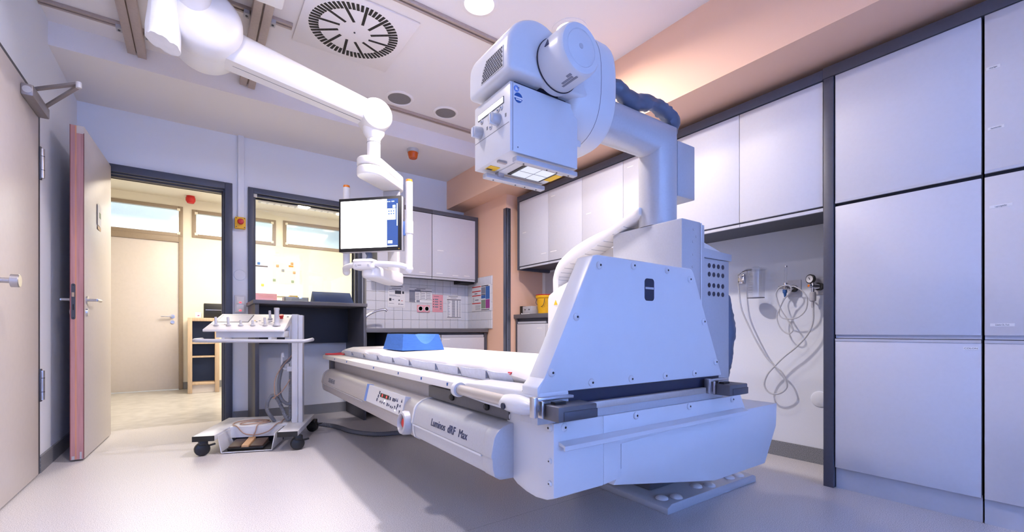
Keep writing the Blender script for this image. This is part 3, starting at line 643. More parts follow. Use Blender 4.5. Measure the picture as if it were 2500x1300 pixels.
G().tube([(3.13, a, b) for a, b in [(1.132, 0.99), (1.134, 0.898), (1.162, 0.82), (1.227, 0.738), (1.301, 0.67), (1.355, 0.609), (1.403, 0.546), (1.423, 0.476), (1.395, 0.428), (1.347, 0.421), (1.301, 0.447), (1.282, 0.49), (1.309, 0.562), (1.355, 0.605), (1.411, 0.665), (1.468, 0.757), (1.532, 0.888), (1.58, 1.013), (1.60, 1.184)]], 0.0055, n=8, sub=5).build('tubing', 'tubing', t)
tag(G().lathe([(0.05, 0), (0.05, 0.004), (0.046, 0.007)], (XR, 1.12, 0.41), (-1, 0, 0), 32).build('blank_cover', 'wall_paint'), 'round white blanking cover low on the right wall', 'cover')

# ------------------------------------------------------------------ ceiling things
def strip(name, label, x0, x1, y, w=0.05):
    t = thing(name, label, 'ceiling rail', ((x0 + x1) / 2, y, CZ - 0.022), group='flush mounting channels in the ceiling')
    G().box(x0, x1, y - w / 2, y - 0.007, CZ - 0.02, CZ).build('flange', 'rail_beige', t, bevel=0.001)
    G().box(x0, x1, y + 0.007, y + w / 2, CZ - 0.02, CZ).build('flange', 'rail_beige', t, bevel=0.001)
    G().box(x0, x1, y - 0.007, y + 0.007, CZ - 0.008, CZ).build('slot', 'vent_black', t)
strip('mounting_channel', 'ceiling channel nearest the back wall bulkhead', XL, 2.46, 3.72)
strip('mounting_channel', 'short ceiling channel ending right of the second carriage rail', XL, 0.50, 3.10)
strip('mounting_channel', 'ceiling channel running past the tube head', -0.2, 2.46, 2.47)
for x, lab in ((-0.325, 'beige double flange carriage rail nearest the left door'), (0.32, 'beige double flange carriage rail right of the boom joint')):
    t = thing('carriage_rail', lab, 'ceiling rail', (x, 2.4, CZ - 0.09), group='carriage rails below the ceiling')
    G().box(x - 0.05, x - 0.004, 0.7, 3.93, CZ - 0.075, CZ - 0.03).build('flange', 'rail_beige', t, bevel=0.002)
    G().box(x + 0.004, x + 0.05, 0.7, 3.93, CZ - 0.085, CZ - 0.03).build('flange', 'rail_beige', t, bevel=0.002)
    G().box(x - 0.03, x + 0.03, 0.7, 3.93, CZ - 0.055, CZ - 0.02).build('web', 'rail_beige', t)
    for y in (3.72, 3.10, 2.47):
        for s in (-1, 1):
            c = G().box(x + s * 0.055, x + s * 0.085, y - 0.025, y + 0.025, CZ - 0.045, CZ - 0.02).build('clamp', 'grey_light', t, bevel=0.002) if s > 0 else G().box(x - 0.085, x - 0.055, y - 0.025, y + 0.025, CZ - 0.045, CZ - 0.02).build('clamp', 'grey_light', t, bevel=0.002)
            G().cyl((x + s * 0.07, y, CZ - 0.045), (x + s * 0.07, y, CZ - 0.049), 0.007, n=8).build('bolt', 'dark_metal', c)
# swirl diffuser
VX, VY = 0.838, 2.92
t = thing('swirl_diffuser', 'square white ceiling air diffuser with a ring of black slots', 'air vent', (VX, VY, CZ - 0.014))
G().box(VX - 0.318, VX + 0.318, VY - 0.318, VY + 0.318, CZ - 0.012, CZ).build('plate', 'ceiling_paint', t, bevel=0.003)
G().cyl((VX, VY, CZ - 0.012), (VX, VY, CZ - 0.016), 0.006, n=10).build('centre_screw', 'dark_metal', t)
for k in range(60):
    a = 2 * PI * k / 60; r0 = 0.10 if k % 5 == 0 else 0.215; r1 = 0.272
    sw_ = 0.22; ca, sa = math.cos(a), math.sin(a)
    dx = Vector((ca, sa, 0)); dx2 = Vector((math.cos(a + sw_), math.sin(a + sw_), 0))
    p = Vector((VX, VY, CZ - 0.0125)); c0 = p + dx2 * r0 * 1.0 if r0 < 0.2 else p + Vector((math.cos(a + 0.03), math.sin(a + 0.03), 0)) * r0; c1 = p + dx * r1
    d_ = (c1 - c0); n_ = Vector((-d_.y, d_.x, 0)).normalized() * (0.0085)
    sl = G().obox((c0 + c1) / 2, d_ / 2, n_, (0, 0, 0.001)).build('slot', 'vent_black', t)
    if r0 < 0.2:
        for q in range(7): G().obox(c0.lerp(c1, (q + 0.5) / 7) + Vector((0, 0, -0.0012)), n_ * 0.6, d_.normalized() * 0.0012, (0, 0, 0.0006)).build('slat', 'pedal_brown', sl)
for x, y, r, lab in ((1.387, 3.547, 0.118, 'round ceiling loudspeaker nearest the hanging boom'), (1.814, 3.54, 0.112, 'round ceiling loudspeaker nearer the x-ray tube head')):
    t = thing('ceiling_speaker', lab, 'speaker', (x, y, CZ - 0.012), group='round ceiling loudspeakers')
    G().lathe([(r, 0), (r, -0.004), (r * 0.9, -0.012), (r * 0.8, -0.008), (r * 0.79, 0)], (x, y, CZ), (0, 0, 1), 40).build('rim', 'ceiling_paint', t)
    G().lathe([(r * 0.79, 0), (r * 0.79, -0.005), (r * 0.5, -0.007)], (x, y, CZ), (0, 0, 1), 32).build('grille', 'speaker_mesh', t)
t = thing('alarm_beacon', 'amber alarm beacon on the white ceiling bulkhead', 'beacon', (1.75, 4.12, 2.56))
G().cyl((1.75, 4.12, 2.645), (1.75, 4.12, 2.612), 0.056, n=28).build('base', 'grey_light', t)
G().lathe([(0.050, 0), (0.048, -0.02), (0.042, -0.05), (0.036, -0.058)], (1.75, 4.12, 2.612), (0, 0, 1), 28).build('dome', 'amber_cap', t)
# recessed downlights: each lamp carries its own light
def downlight(label, x, y, energy, color, r=0.085, spread=2.7):
    t = thing('downlight', label, 'lamp', (x, y, CZ - 0.012), group='recessed ceiling downlights')
    G().lathe([(r + 0.03, 0), (r + 0.03, -0.004), (r + 0.004, -0.010), (r, -0.006), (r, 0)], (x, y, CZ), (0, 0, 1), 40).build('rim', 'ceiling_paint', t)
    G().lathe([(r, 0), (r, -0.004)], (x, y, CZ), (0, 0, 1), 32).build('diffuser', 'lamp_disc', t)
    l = area('lamp', (0, 0, 0), (0, 0, 0), r * 2, r * 2, energy, color, 'DISK', spread); l.parent = t; l.location = (0, 0, -0.004)
downlight('bright recessed downlight left of the x-ray tube head', 1.37, 2.24, 40, PINKW, spread=2.9)
downlight('recessed downlight behind the x-ray tube head, by the soffit', 1.97, 2.10, 7, WARM, spread=2.8)
downlight('added fill downlight above the open floor, out of the picture', -0.05, 1.95, 15, PINKW, spread=2.8)  # unseen fill lamp, added to brighten the left wall and the table's front beam

# ------------------------------------------------------------------ control room contents
for x, lab in ((0.10, 'glowing control room ceiling lamp nearest the red beacon'), (0.69, 'glowing control room ceiling lamp at the window top left corner'), (1.39, 'glowing control room ceiling lamp in the middle of the window'), (2.05, 'glowing control room ceiling lamp hidden behind the hanging monitor')):
    t = thing('downlight', lab, 'lamp', (x, 7.18, 2.74), group='control room ceiling lamps')
    G().lathe([(0.13, 0), (0.13, -0.006), (0.105, -0.012)], (x, 7.18, 2.76), (0, 0, 1), 32).build('rim', 'cream_paint', t)
    G().lathe([(0.105, 0), (0.105, -0.014)], (x, 7.18, 2.76), (0, 0, 1), 32).build('diffuser', 'lamp_disc_warm', t)
t = thing('ceiling_grille', 'long white slatted ceiling grille in the control room', 'grille', (1.4, 7.45, 2.74))
G().box(0.75, 2.3, 7.40, 7.50, 2.748, 2.76).build('frame', 'grey_light', t)
for k in range(16): G().box(0.78 + k * 0.095, 0.85 + k * 0.095, 7.415, 7.485, 2.742, 2.749).build('slat', 'paper', t)
t = thing('alarm_beacon', 'red alarm beacon on the control room ceiling', 'beacon', (-0.06, 7.75, 2.66))
G().cyl((-0.06, 7.75, 2.76), (-0.06, 7.75, 2.735), 0.05).build('base', 'red', t)
G().lathe([(0.058, 0), (0.058, -0.04), (0.04, -0.075)], (-0.06, 7.75, 2.735), (0, 0, 1)).build('dome', 'red', t)
t = thing('shelf_unit', 'open shelf unit with beech edges and dark back in control room', 'shelf', (0.09, 7.6, 0))
for x in (-0.089, 0.215): G().box(x, x + 0.05, 7.30, 7.95, 0, 1.02).build('side_panel', 'rosewood_edge', t, bevel=0.002)
for z0, z1 in ((0.975, 1.02), (0.665, 0.685), (0.48, 0.50), (0.11, 0.14)): G().box(-0.039, 0.215, 7.31, 7.93, z0, z1).build('shelf_board', 'rosewood_edge', t, bevel=0.002)
G().box(-0.039, 0.215, 7.55, 7.57, 0.14, 0.975).build('back_panel', 'foam_navy', t)
G().box(-0.039, 0.215, 7.34, 7.36, 0, 0.11).build('plinth', 'door_leaf', t)
t = thing('black_case', 'black boxy device standing on the control room shelf', 'device', (0.2, 7.5, 1.02))
G().box(0.09, 0.315, 7.42, 7.75, 1.0205, 1.225).build('body', 'black_plastic', t, bevel=0.006)
G().box(0.11, 0.295, 7.416, 7.421, 1.13, 1.138).build('silver_line', 'steel', t)
t = thing('desk_phone_base', 'small white box left of the black device', 'device', (0.035, 7.5, 1.02))
G().box(-0.01, 0.07, 7.47, 7.6, 1.0205, 1.10).build('body', 'paper', t, bevel=0.01)
G().box(0.02, 0.04, 7.466, 7.471, 1.05, 1.06).build('indicator', 'ink_purple', t)
t = thing('magnet_board', 'white magnet board with papers on the control room wall', 'noticeboard', (1.04, FY, 1.4))
G().box(0.66, 1.385, FY - 0.02, FY, 1.42, 2.05).build('board', 'paper', t)
G().box(0.64, 1.405, FY - 0.025, FY, 2.05, 2.066).box(1.385, 1.405, FY - 0.025, FY, 1.42, 2.05).box(0.64, 0.66, FY - 0.025, FY, 1.42, 2.05).box(0.64, 1.405, FY - 0.025, FY, 1.404, 1.42).build('frame', 'cream_paint', t)
for x, z, mm in ((0.805, 1.907, 'ink_blue'), (1.067, 1.889, 'pedal_tan'), (1.146, 1.822, 'ink_pale'), (1.279, 1.944, 'orange'), (1.312, 1.798, 'pedal_tan'), (1.021, 1.658, 'ink_green'), (1.287, 1.651, 'ink_green'), (0.857, 1.569, 'yellow')):
    G().box(x - 0.02, x + 0.02, FY - 0.03, FY - 0.02, z - 0.02, z + 0.02).build('magnet', mm, t, bevel=0.003)
G().box(0.72, 0.93, FY - 0.022, FY - 0.0195, 1.50, 1.97).build('paper_sheet', 'paper', t)
G().box(0.70, 0.93, FY - 0.024, FY - 0.0215, 1.855, 1.875).build('paper_heading', 'pedal_brown', t)
G().box(1.0, 1.33, FY - 0.022, FY - 0.0195, 1.60, 1.97).build('paper_sheet', 'cream_paint', t)
G().box(1.23, 1.30, FY - 0.024, FY - 0.0215, 1.885, 1.915).build('orange_note', 'orange', t)
t = thing('control_desk', 'pale control room desk just behind the window', 'desk', (0.95, 5.4, 0))
G().box(0.42, 1.9, 5.03, 5.75, 1.09, 1.12).build('top', 'laminate', t)
G().box(0.42, 0.46, 5.05, 5.73, 0, 1.09).build('side_panel', 'laminate', t)
G().box(1.86, 1.90, 5.05, 5.73, 0, 1.09).build('side_panel', 'laminate', t)
tag(G().box(0.46, 0.70, 5.25, 5.45, 1.1205, 1.235).build('carton', 'paper_pink', bevel=0.004), 'pale pink box on the control room desk by the window', 'box')
t = thing('pen_tray', 'wire pen tray with yellow box behind the control window', 'tray', (0.87, 5.3, 1.12))
G().box(0.765, 1.0, 5.2, 5.36, 1.1205, 1.132).build('base', 'grey_light', t)
G().box(0.765, 1.0, 5.2, 5.205, 1.132, 1.205).box(0.765, 0.77, 5.2, 5.36, 1.132, 1.205).box(0.995, 1.0, 5.2, 5.36, 1.132, 1.205).box(0.765, 1.0, 5.355, 5.36, 1.132, 1.205).build('rim', 'ink_pale', t)
tag(G().box(0.82, 0.90, 5.24, 5.32, 1.1325, 1.225).build('pencil_box', 'sticker_yellow', bevel=0.004), 'small yellow box standing in the wire pen tray', 'box')
tag(G().tube([(1.02, 5.22, 1.128), (1.16, 5.26, 1.128)], 0.008, n=8, sub=1).build('marker_pen', 'red'), 'red marker pen lying beside the pen tray', 'pen')

# ------------------------------------------------------------------ fluoroscopy machine (own frame: u = width, v = length, z)
mc = thing('fluoroscopy_machine', 'white and silver x-ray fluoroscopy table with overhead tube column', 'x-ray machine', (0.8, 0.97, 0), math.radians(-1.1), local=True)
def screw(parent, p, d, r=0.0125, dot='black_plastic'):
    p = Vector(p); d = Vector(d).normalized()
    o = G().lathe([(r, 0), (r, 0.002), (r * 0.8, 0.005), (r * 0.45, 0.0065)], p, d, 16).build('screw', 'machine_white', parent)
    G().cyl(p + d * 0.0062, p + d * 0.0072, r * 0.3, n=8).build('socket', dot, o)
    return o
# floor base plate with bolt caps
bp = G().prism([(0.94, 0.0), (1.73, 0.0), (1.73, 0.03), (1.70, 0.045), (0.97, 0.045), (0.94, 0.03)], 'y', 0.26, 1.0).build('base_plate', 'machine_grey', mc, bevel=0.004)
for x, y in ((0.99, 0.33), (1.06, 0.30), (1.27, 0.33), (1.34, 0.30), (1.54, 0.31), (1.62, 0.30)):
    G().lathe([(0.03, 0), (0.028, 0.006), (0.018, 0.013), (0.004, 0.015)], (x, y, 0.045), (0, 0, 1)).build('bolt_cap', 'machine_white', bp)
G().box(1.02, 1.60, 0.42, 0.95, 0.045, 0.40).build('pedestal', 'machine_dark', mc, bevel=0.01)
# stand cover: white box with a folded lower skirt
g = G()
F_ = [(0.335, 0.0, 0.50), (1.398, 0.0, 0.504), (1.39, 0.0, 0.40), (1.332, 0.022, 0.23), (0.926, 0.026, 0.226), (0.331, 0.03, 0.325), (0.335, 0.0, 0.389)]
B_ = [(x, 0.22 if i < 3 or i == 6 else 0.22, z) for i, (x, y, z) in enumerate(F_)]
fa = [g.b.verts.new(p) for p in F_]; ba = [g.b.verts.new(p) for p in B_]
g.face([fa[0], fa[6], fa[2], fa[1]]); g.face([fa[6], fa[5], fa[4], fa[3], fa[2]])
g.face([ba[1], ba[2], ba[3], ba[4], ba[5], ba[6], ba[0]])
for i in range(7): g.face([fa[i], ba[i], ba[(i + 1) % 7], fa[(i + 1) % 7]])
g.build('stand_cover', 'machine_white', mc, bevel=0.003)
G().box(0.36, 1.36, 0.22, 0.9, 0.26, 0.49).build('stand_body', 'machine_white', mc, bevel=0.01)
# carriage end cover (left) and front fascia
prof = [(-0.004, 0.571), (-0.004, 0.352), (0.03, 0.338), (0.08, 0.331), (0.13, 0.334), (0.18, 0.344), (0.215, 0.362), (0.241, 0.39), (0.241, 0.577)]
ec = G().prism(prof, 'x', 0.043, 0.249).build('end_cover', 'machine_white', mc, bevel=0.004)
G().prism([(0.249, 0.571), (1.07, 0.571), (1.115, 0.50), (0.33, 0.47), (0.33, 0.36), (0.249, 0.352)], 'y', -0.0035, 0.22).build('front_fascia', 'machine_white', mc, bevel=0.003)
G().prism([(-0.004, 0.516), (-0.032, 0.507), (-0.032, 0.494), (-0.028, 0.492), (-0.026, 0.502), (-0.004, 0.505)], 'x', 0.062, 1.08).build('ledge_strip', 'machine_white', mc)
for x, z in ((0.083, 0.556), (0.402, 0.556), (0.703, 0.558), (1.003, 0.558)): screw(mc, (x, -0.004, z), (0, -1, 0))
for y, z in ((0.014, 0.556), (0.228, 0.556), (0.012, 0.459), (0.012, 0.393)): screw(mc, (0.043, y, z), (-1, 0, 0), 0.009 if z < 0.5 else 0.0125)
for z in (0.48, 0.42): G().cyl((0.043, 0.235, z), (0.030, 0.235, z), 0.005, n=10).build('stud', 'chrome', mc)
G().ell((0.03, 0.235, 0.368), 0.02, 0.022, 0.016).build('corner_bumper', 'machine_white', mc)
# trapezoid end plate
tz = [(-0.012, 0.660), (0.935, 0.660), (0.741, 1.062), (0.727, 1.077), (0.225, 1.082), (0.207, 1.078)]
epl = G().prism(tz, 'y', 0.0, 0.075).build('end_plate', 'machine_white', mc, bevel=0.006)
for x, z in ((0.233, 1.048), (0.394, 1.060), (0.575, 1.058), (0.712, 1.035), (0.803, 0.877), (0.886, 0.717), (0.742, 0.680), (0.565, 0.680), (0.383, 0.680), (0.199, 0.680), (0.039, 0.719), (0.135, 0.883)):
    screw(epl, (x, 0.0, z), (0, -1, 0))
sl = G().prism(rrect(0.452, 0.502, 0.945, 1.022, 0.012), 'y', -0.0012, 0.002).build('slot', 'navy_dark', epl)
G().box(0.455, 0.499, -0.0018, -0.001, 0.985, 0.992).build('slot_bar', 'machine_grey', epl)
# moulded side bracket flowing from the plate to the table edge
bv = [(0.0, 0.585), (0.0, 0.668), (0.03, 0.668), (0.06, 0.667), (0.12, 0.664), (0.25, 0.662), (0.42, 0.658), (0.455, 0.648), (0.46, 0.60), (0.30, 0.592)]
G().prism([(v, z) for v, z in bv], 'x', -0.012, 0.11).build('side_bracket', 'machine_white', mc, bevel=0.012, seg=3)
# flare between bracket and the plate's sloping edge
g = G()
R = []
for k in range(9):
    a = k / 8 * PI / 2
    cx, cz = -0.012 + 0.0, 0.66
    u_ = 0.065 - 0.10 * (1 - math.sin(a)) * 0.0
    R.append(a)
fl_pts = [(-0.012, 0.650), (0.055, 0.650), (0.12, 0.90), (0.095, 0.862), (0.07, 0.81), (0.05, 0.765), (0.028, 0.725), (0.004, 0.695), (-0.012, 0.678)]
G().prism(fl_pts, 'y', 0.002, 0.078).build('plate_flare', 'machine_white', mc, bevel=0.004)
# black shadow gap, aluminium accessory rail and two rail clamps
G().box(-0.01, 0.93, 0.012, 0.08, 0.615, 0.662).build('gap_liner', 'navy_dark', mc)
G().box(-0.012, 0.94, 0.002, 0.085, 0.571, 0.616).build('cross_beam', 'machine_grey', mc, bevel=0.002)
for x0, x1, lab in ((-0.05, 0.125, 'l'), (0.80, 0.958, 'r')):
    cb = G().box(x0 + 0.008, x0 + 0.022, -0.022, 0.0, 0.598, 0.655).box(x0 + 0.022, x1 - 0.02, -0.022, 0.0, 0.643, 0.652).box(x0 + 0.03, x0 + 0.038, -0.03, 0.0, 0.596, 0.644).build('clamp_bracket', 'steel', mc, bevel=0.0015)
    G().box(x0 + 0.042, x1 + 0.012, -0.085, -0.012, 0.592, 0.634).build('clamp_block', 'machine_dark', mc, bevel=0.004)
    G().box(x0 + 0.06, x1 + 0.012, -0.088, -0.082, 0.594, 0.620).build('clamp_front', 'dark_metal', cb, bevel=0.002)
    G().box(x0 + 0.06, x0 + 0.10, -0.05, -0.03, 0.634, 0.642).build('clamp_screw', 'black_plastic', cb)
G().box(0.15, 0.80, -0.014, 0.004, 0.600, 0.622).build('accessory_rail', 'aluminium', mc, bevel=0.002)
# table top and rails below it
tt = G().prism([(0.0, 0.612), (0.005, 0.640), (0.02, 0.645), (0.84, 0.645), (0.855, 0.640), (0.86, 0.612), (0.84, 0.606), (0.02, 0.606)], 'y', 0.08, 2.93).build('table_top', 'machine_white_soft', mc, bevel=0.002)
for v in (0.60, 0.86, 1.15, 1.55, 2.15, 2.5): G().box(0.0, 0.006, v, v + 0.007, 0.622, 0.634).build('edge_mark', 'sticker_blue', tt)
G().box(0.03, 0.83, 2.76, 2.82, 0.50, 0.606).build('end_cross_beam', 'machine_dark', mc)
G().box(0.06, 0.09, 0.25, 2.76, 0.52, 0.606).build('side_beam', 'machine_silver', mc, bevel=0.002)
sb = G().box(0.035, 0.06, 0.22, 0.86, 0.545, 0.596).build('slide_rail', 'machine_dark', mc, bevel=0.002)
for v in (0.35, 0.62): G().lathe([(0.014, 0), (0.014, 0.008), (0.008, 0.014)], (0.035, v, 0.572), (-1, 0, 0)).build('rail_bolt', 'black_plastic', sb)
G().box(0.10, 0.76, 0.25, 2.72, 0.40, 0.60).build('detector_tunnel', 'machine_dark', mc)
G().box(0.80, 0.84, 0.1, 2.76, 0.50, 0.606).build('side_beam', 'machine_silver', mc, bevel=0.002)
# aluminium hand rail on the near corner
hr = G().cyl((-0.032, 0.12, 0.625), (-0.032, 0.44, 0.628), 0.018).build('hand_rail', 'aluminium', mc)
G().lathe([(0.026, 0), (0.028, 0.006), (0.028, 0.022), (0.022, 0.03)], (-0.032, 0.43, 0.628), (0, 1, 0)).build('rail_collar', 'machine_white', hr)
G().ell((-0.024, 0.085, 0.622), 0.033, 0.10, 0.028, 24, 14).build('rail_end', 'machine_white', hr)
G().cyl((-0.056, 0.11, 0.616), (-0.0605, 0.11, 0.616), 0.010, n=14).build('rail_socket', 'navy_dark', hr)
# front tube: silver half round beam along the table
pu = [(0.075, 0.536), (0.03, 0.537), (0.005, 0.530), (-0.012, 0.519), (-0.023, 0.508), (-0.030, 0.495), (-0.042, 0.436), (-0.0365, 0.429), (-0.035, 0.40), (-0.028, 0.375), (-0.008, 0.362), (0.075, 0.358)]
def shrink(p, k, c=(0.06, 0.45)): return [(c[0] + (x - c[0]) * k, c[1] + (z - c[1]) * k) for x, z in p]
ft = G().prism(pu, 'y', 0.905, 2.70).build('front_beam', 'machine_silver', mc, bevel=0.0)
G().prism(pu, 'y', 0.262, 0.852).build('front_beam_cover', 'machine_grey', mc)
G().prism(shrink(pu, 1.035), 'y', 0.852, 0.868).build('divider_ring', 'machine_white', mc, bevel=0.001)
G().prism(shrink(pu, 1.02), 'y', 0.868, 0.905).build('beam_joint', 'machine_silver', mc)
G().prism(shrink(pu, 1.02), 'y', 0.200, 0.262).build('beam_cap', 'machine_grey', mc, bevel=0.003)
G().prism(shrink(pu, 0.99), 'y', 2.70, 2.712).build('shadow_joint', 'sticker_blue', mc)
G().prism(shrink(pu, 1.01), 'y', 2.712, 2.755).build('beam_cap', 'machine_silver', mc, bevel=0.003)
G().box(-0.0445, -0.034, 0.264, 0.85, 0.4275, 0.4335).build('trim_line', 'machine_white', mc)
G().box(-0.0445, -0.034, 1.62, 2.698, 0.4285, 0.4325).build('trim_line', 'grey_light', mc)
# emergency stop ring
er = G().lathe([(0.052, -0.03), (0.054, 0.01), (0.048, 0.024), (0.040, 0.027), (0.036, 0.02), (0.034, 0.0)], (-0.045, 0.925, 0.425), (-1, 0, 0.1), 32).build('stop_collar', 'machine_grey', mc)
G().lathe([(0.034, 0), (0.033, 0.001)], (-0.047, 0.925, 0.425), (-1, 0, 0.1)).build('stop_well', 'navy_dark', er)
G().lathe([(0.022, 0), (0.022, 0.010), (0.016, 0.014)], (-0.048, 0.925, 0.425), (-1, 0, 0.1)).build('stop_button', 'red', er)
# control panel on the beam
P0 = Vector((-0.0415, 0, 0.448)); P1 = Vector((-0.0235, 0, 0.530)); PD = (P1 - P0); PDn = PD.normalized(); PN = Vector((-PDn.z, 0, PDn.x)).normalized()
if PN.x > 0: PN = -PN
def panel_box(v0, v1, a0, a1, h0, h1, name, mname, parent):
    c = P0 + PDn * (a0 + a1) / 2 + PN * (h0 + h1) / 2 + Vector((0, (v0 + v1) / 2, 0))
    return G().obox(c, Vector((0, (v1 - v0) / 2, 0)), PDn * (a1 - a0) / 2, PN * (h1 - h0) / 2).build(name, mname, parent)
LP = PD.length
cp = panel_box(0.98, 1.56, -0.004, LP + 0.004, -0.022, 0.005, 'control_panel', 'machine_white', mc)
panel_box(1.535, 1.57, -0.006, LP + 0.006, -0.022, 0.007, 'panel_end', 'sticker_pale', cp)
ds = panel_box(1.185, 1.315, 0.046, 0.066, 0.005, 0.007, 'display', 'black_plastic', cp)
for v in (1.217, 1.283): panel_box(v - 0.004, v + 0.004, 0.050, 0.062, 0.007, 0.0075, 'digit', 'led_red', ds)
keys = [(1.335, 0.066), (1.345, 0.046), (1.355, 0.026), (1.165, 0.055), (1.125, 0.055), (1.105, 0.055), (1.19, 0.022), (1.05, 0.036)]
for v, a in keys: panel_box(v - 0.007, v + 0.007, a - 0.008, a + 0.008, 0.005, 0.0062, 'key', 'text_blue', cp)
def tri(v, a, dv, da, s=0.010):
    c = P0 + PDn * a + PN * 0.0062 + Vector((0, v, 0)); e1 = Vector((0, 1, 0)) * dv + PDn * da; e2 = Vector((0, 1, 0)) * da - PDn * dv
    g = G(); pts = [c + e1 * s, c - e1 * s * 0.6 + e2 * s * 0.7, c - e1 * s * 0.6 - e2 * s * 0.7]; g.rings([[p - PN * 0.0015 for p in pts], pts]); g.build('arrow_key', 'text_blue', cp)
for v, a, dv, da in ((1.30, 0.022, 1, 0), (1.27, 0.022, -1, 0), (1.24, 0.022, 1, 0), (1.165, 0.022, -1, 0), (1.14, 0.018, 1, 0), (1.115, 0.018, -1, 0), (1.085, 0.058, 0, 1), (1.065, 0.058, 0, 1), (1.01, 0.062, 0, 1), (1.085, 0.024, 0, -1), (1.06, 0.02, 0, -1), (1.02, 0.038, 1, 0), (1.015, 0.012, 0, -1)): tri(v, a, dv, da)
for v, a in ((1.235, 0.034), (1.07, 0.010)): panel_box(v - 0.003, v + 0.003, a - 0.003, a + 0.003, 0.005, 0.007, 'indicator', 'screen_white', cp)
# lettering on the beam
up = Vector((0.012, 0, 0.059)).normalized(); bl_ = Vector((-0.0384, 0, 0.4575))
text('lettering', 'Luminos', 0.041, 'text_blue', mc, bl_ + Vector((0, 0.674, 0)), (0, -1, 0), up, wid=0.93, depth=0.0008)
text('lettering', 'dRF', 0.041, 'text_blue', mc, bl_ + Vector((0, 0.524, 0)), (0, -1, 0), up, wid=0.90, bold=0.0007, depth=0.0008)
text('lettering', 'Max', 0.041, 'text_blue', mc, bl_ + Vector((0, 0.436, 0)), (0, -1, 0), up, wid=0.93, depth=0.0008)
text('lettering', 'SIEMENS', 0.042, 'text_grey', mc, bl_ + Vector((0, 2.53, 0)), (0, -1, 0), up, wid=1.2, bold=0.0004, depth=0.0008)

# rounded stand housing behind the table
hA = G().prism([(0.24, 0.30), (0.24, 1.13), (0.45, 1.135), (0.62, 1.126), (0.70, 1.117), (0.78, 1.104), (0.858, 1.081), (0.902, 1.06), (0.94, 1.043), (0.95, 1.02), (0.95, 0.30)], 'x', 0.80, 0.985).build('stand_housing', 'machine_white_soft', mc, bevel=0.006)
wt_ = G().prism([(0.895, 0.985), (0.865, 0.985), (0.88, 1.012)], 'x', 0.7985, 0.80).build('warning_triangle', 'sticker_yellow', hA)
hB = G().prism([(0.985, 0.25), (0.985, 1.285), (1.08, 1.287), (1.18, 1.272), (1.28, 1.25), (1.36, 1.232), (1.395, 1.222), (1.402, 1.195), (1.385, 1.19), (1.385, 0.25)], 'y', 0.235, 0.92).build('rear_housing', 'machine_white_soft', mc, bevel=0.006)
pp = G().box(1.06, 1.384, 0.222, 0.236, 0.28, 1.19).build('perforated_panel', 'machine_grey', mc, bevel=0.003)
G().prism([(1.06, 1.192), (1.40, 1.192), (1.40, 1.226), (1.19, 1.235), (1.06, 1.24)], 'y', 0.216, 0.24).build('panel_lid', 'machine_grey', mc, bevel=0.002)
for i in range(4):
    for z in (1.157, 1.115, 1.062, 1.021): G().cyl((1.208 + i * 0.0395, 0.2225, z), (1.208 + i * 0.0395, 0.2205, z), 0.0115, n=14).build('vent_hole', 'navy_dark', pp)
# padded cable chain arching from the housing to the column
op = [(0.975, 0.95), (0.985, 1.10), (0.98, 1.16), (0.937, 1.232), (0.838, 1.288), (0.738, 1.321), (0.636, 1.343), (0.541, 1.357), (0.452, 1.389), (0.36, 1.418)]
ip = [(0.935, 0.95), (0.937, 1.104), (0.934, 1.143), (0.907, 1.18), (0.838, 1.215), (0.739, 1.245), (0.657, 1.272), (0.588, 1.297), (0.48, 1.335), (0.362, 1.382)]
so_ = smooth([(0, a, b) for a, b in op], 5); si_ = smooth([(0, a, b) for a, b in ip], 5)
g = G(); R = []
for a, b in zip(so_, si_):
    R.append([(0.865, a.y, a.z), (0.975, a.y, a.z), (0.975, b.y, b.z), (0.865, b.y, b.z)])
ch = g.rings(R).build('cable_chain', 'machine_white_soft', mc, bevel=0.006)
for k in range(2, len(si_) - 2, 3):
    b = si_[k]; d_ = (si_[k + 1] - si_[k - 1]).normalized()
    G().obox((0.92, b.y, b.z), (0.052, 0, 0), d_ * 0.0016, d_.cross(Vector((1, 0, 0))) * 0.0016).build('link_seam', 'grey_light', ch)
# column: foot housing, pipe with elbow, rear box
cbx = G().box(0.885, 1.022, 0.15, 0.54, 0.55, 1.325).build('column_housing', 'machine_grey', mc, bevel=0.004)
G().box(1.022, 1.03, 0.148, 0.50, 0.55, 1.321).build('housing_edge', 'machine_white', mc)
G().box(1.03, 1.062, 0.156, 0.50, 0.55, 1.318).build('guide_profile', 'machine_grey', mc, bevel=0.002)
for z, x in ((1.286, 0.97), (1.257, 0.99), (1.232, 0.965), (1.176, 0.965), (1.122, 0.963)): G().lathe([(0.006, 0), (0.006, 0.0015)], (x, 0.15, z), (0, -1, 0), 10).build('rivet', 'grey_light', cbx)
PZ, PV, PUC, PR = 1.733, 0.335, 0.965, 0.086
g = G(); R = []
path = [(PUC, 1.30), (PUC, PZ - PR)]
n = 28
for u_, z_ in ((PUC, 1.326),): R.append([(u_ + PR * math.cos(2 * PI * j / n), PV + PR * math.sin(2 * PI * j / n), z_) for j in range(n)])
R.append([(PUC + PR * math.cos(2 * PI * j / n), PV + PR * math.sin(2 * PI * j / n), PZ + PR * math.cos(2 * PI * j / n)) for j in range(n)])
R.append([(0.45, PV + PR * math.sin(2 * PI * j / n), PZ + PR * math.cos(2 * PI * j / n)) for j in range(n)])
g.rings(R).build('column_pipe', 'machine_grey', mc, ang=50)
rb_ = G().box(1.03, 1.165, 0.27, 0.44, 1.475, 1.735).build('column_rear_box', 'machine_grey', mc, bevel=0.004)
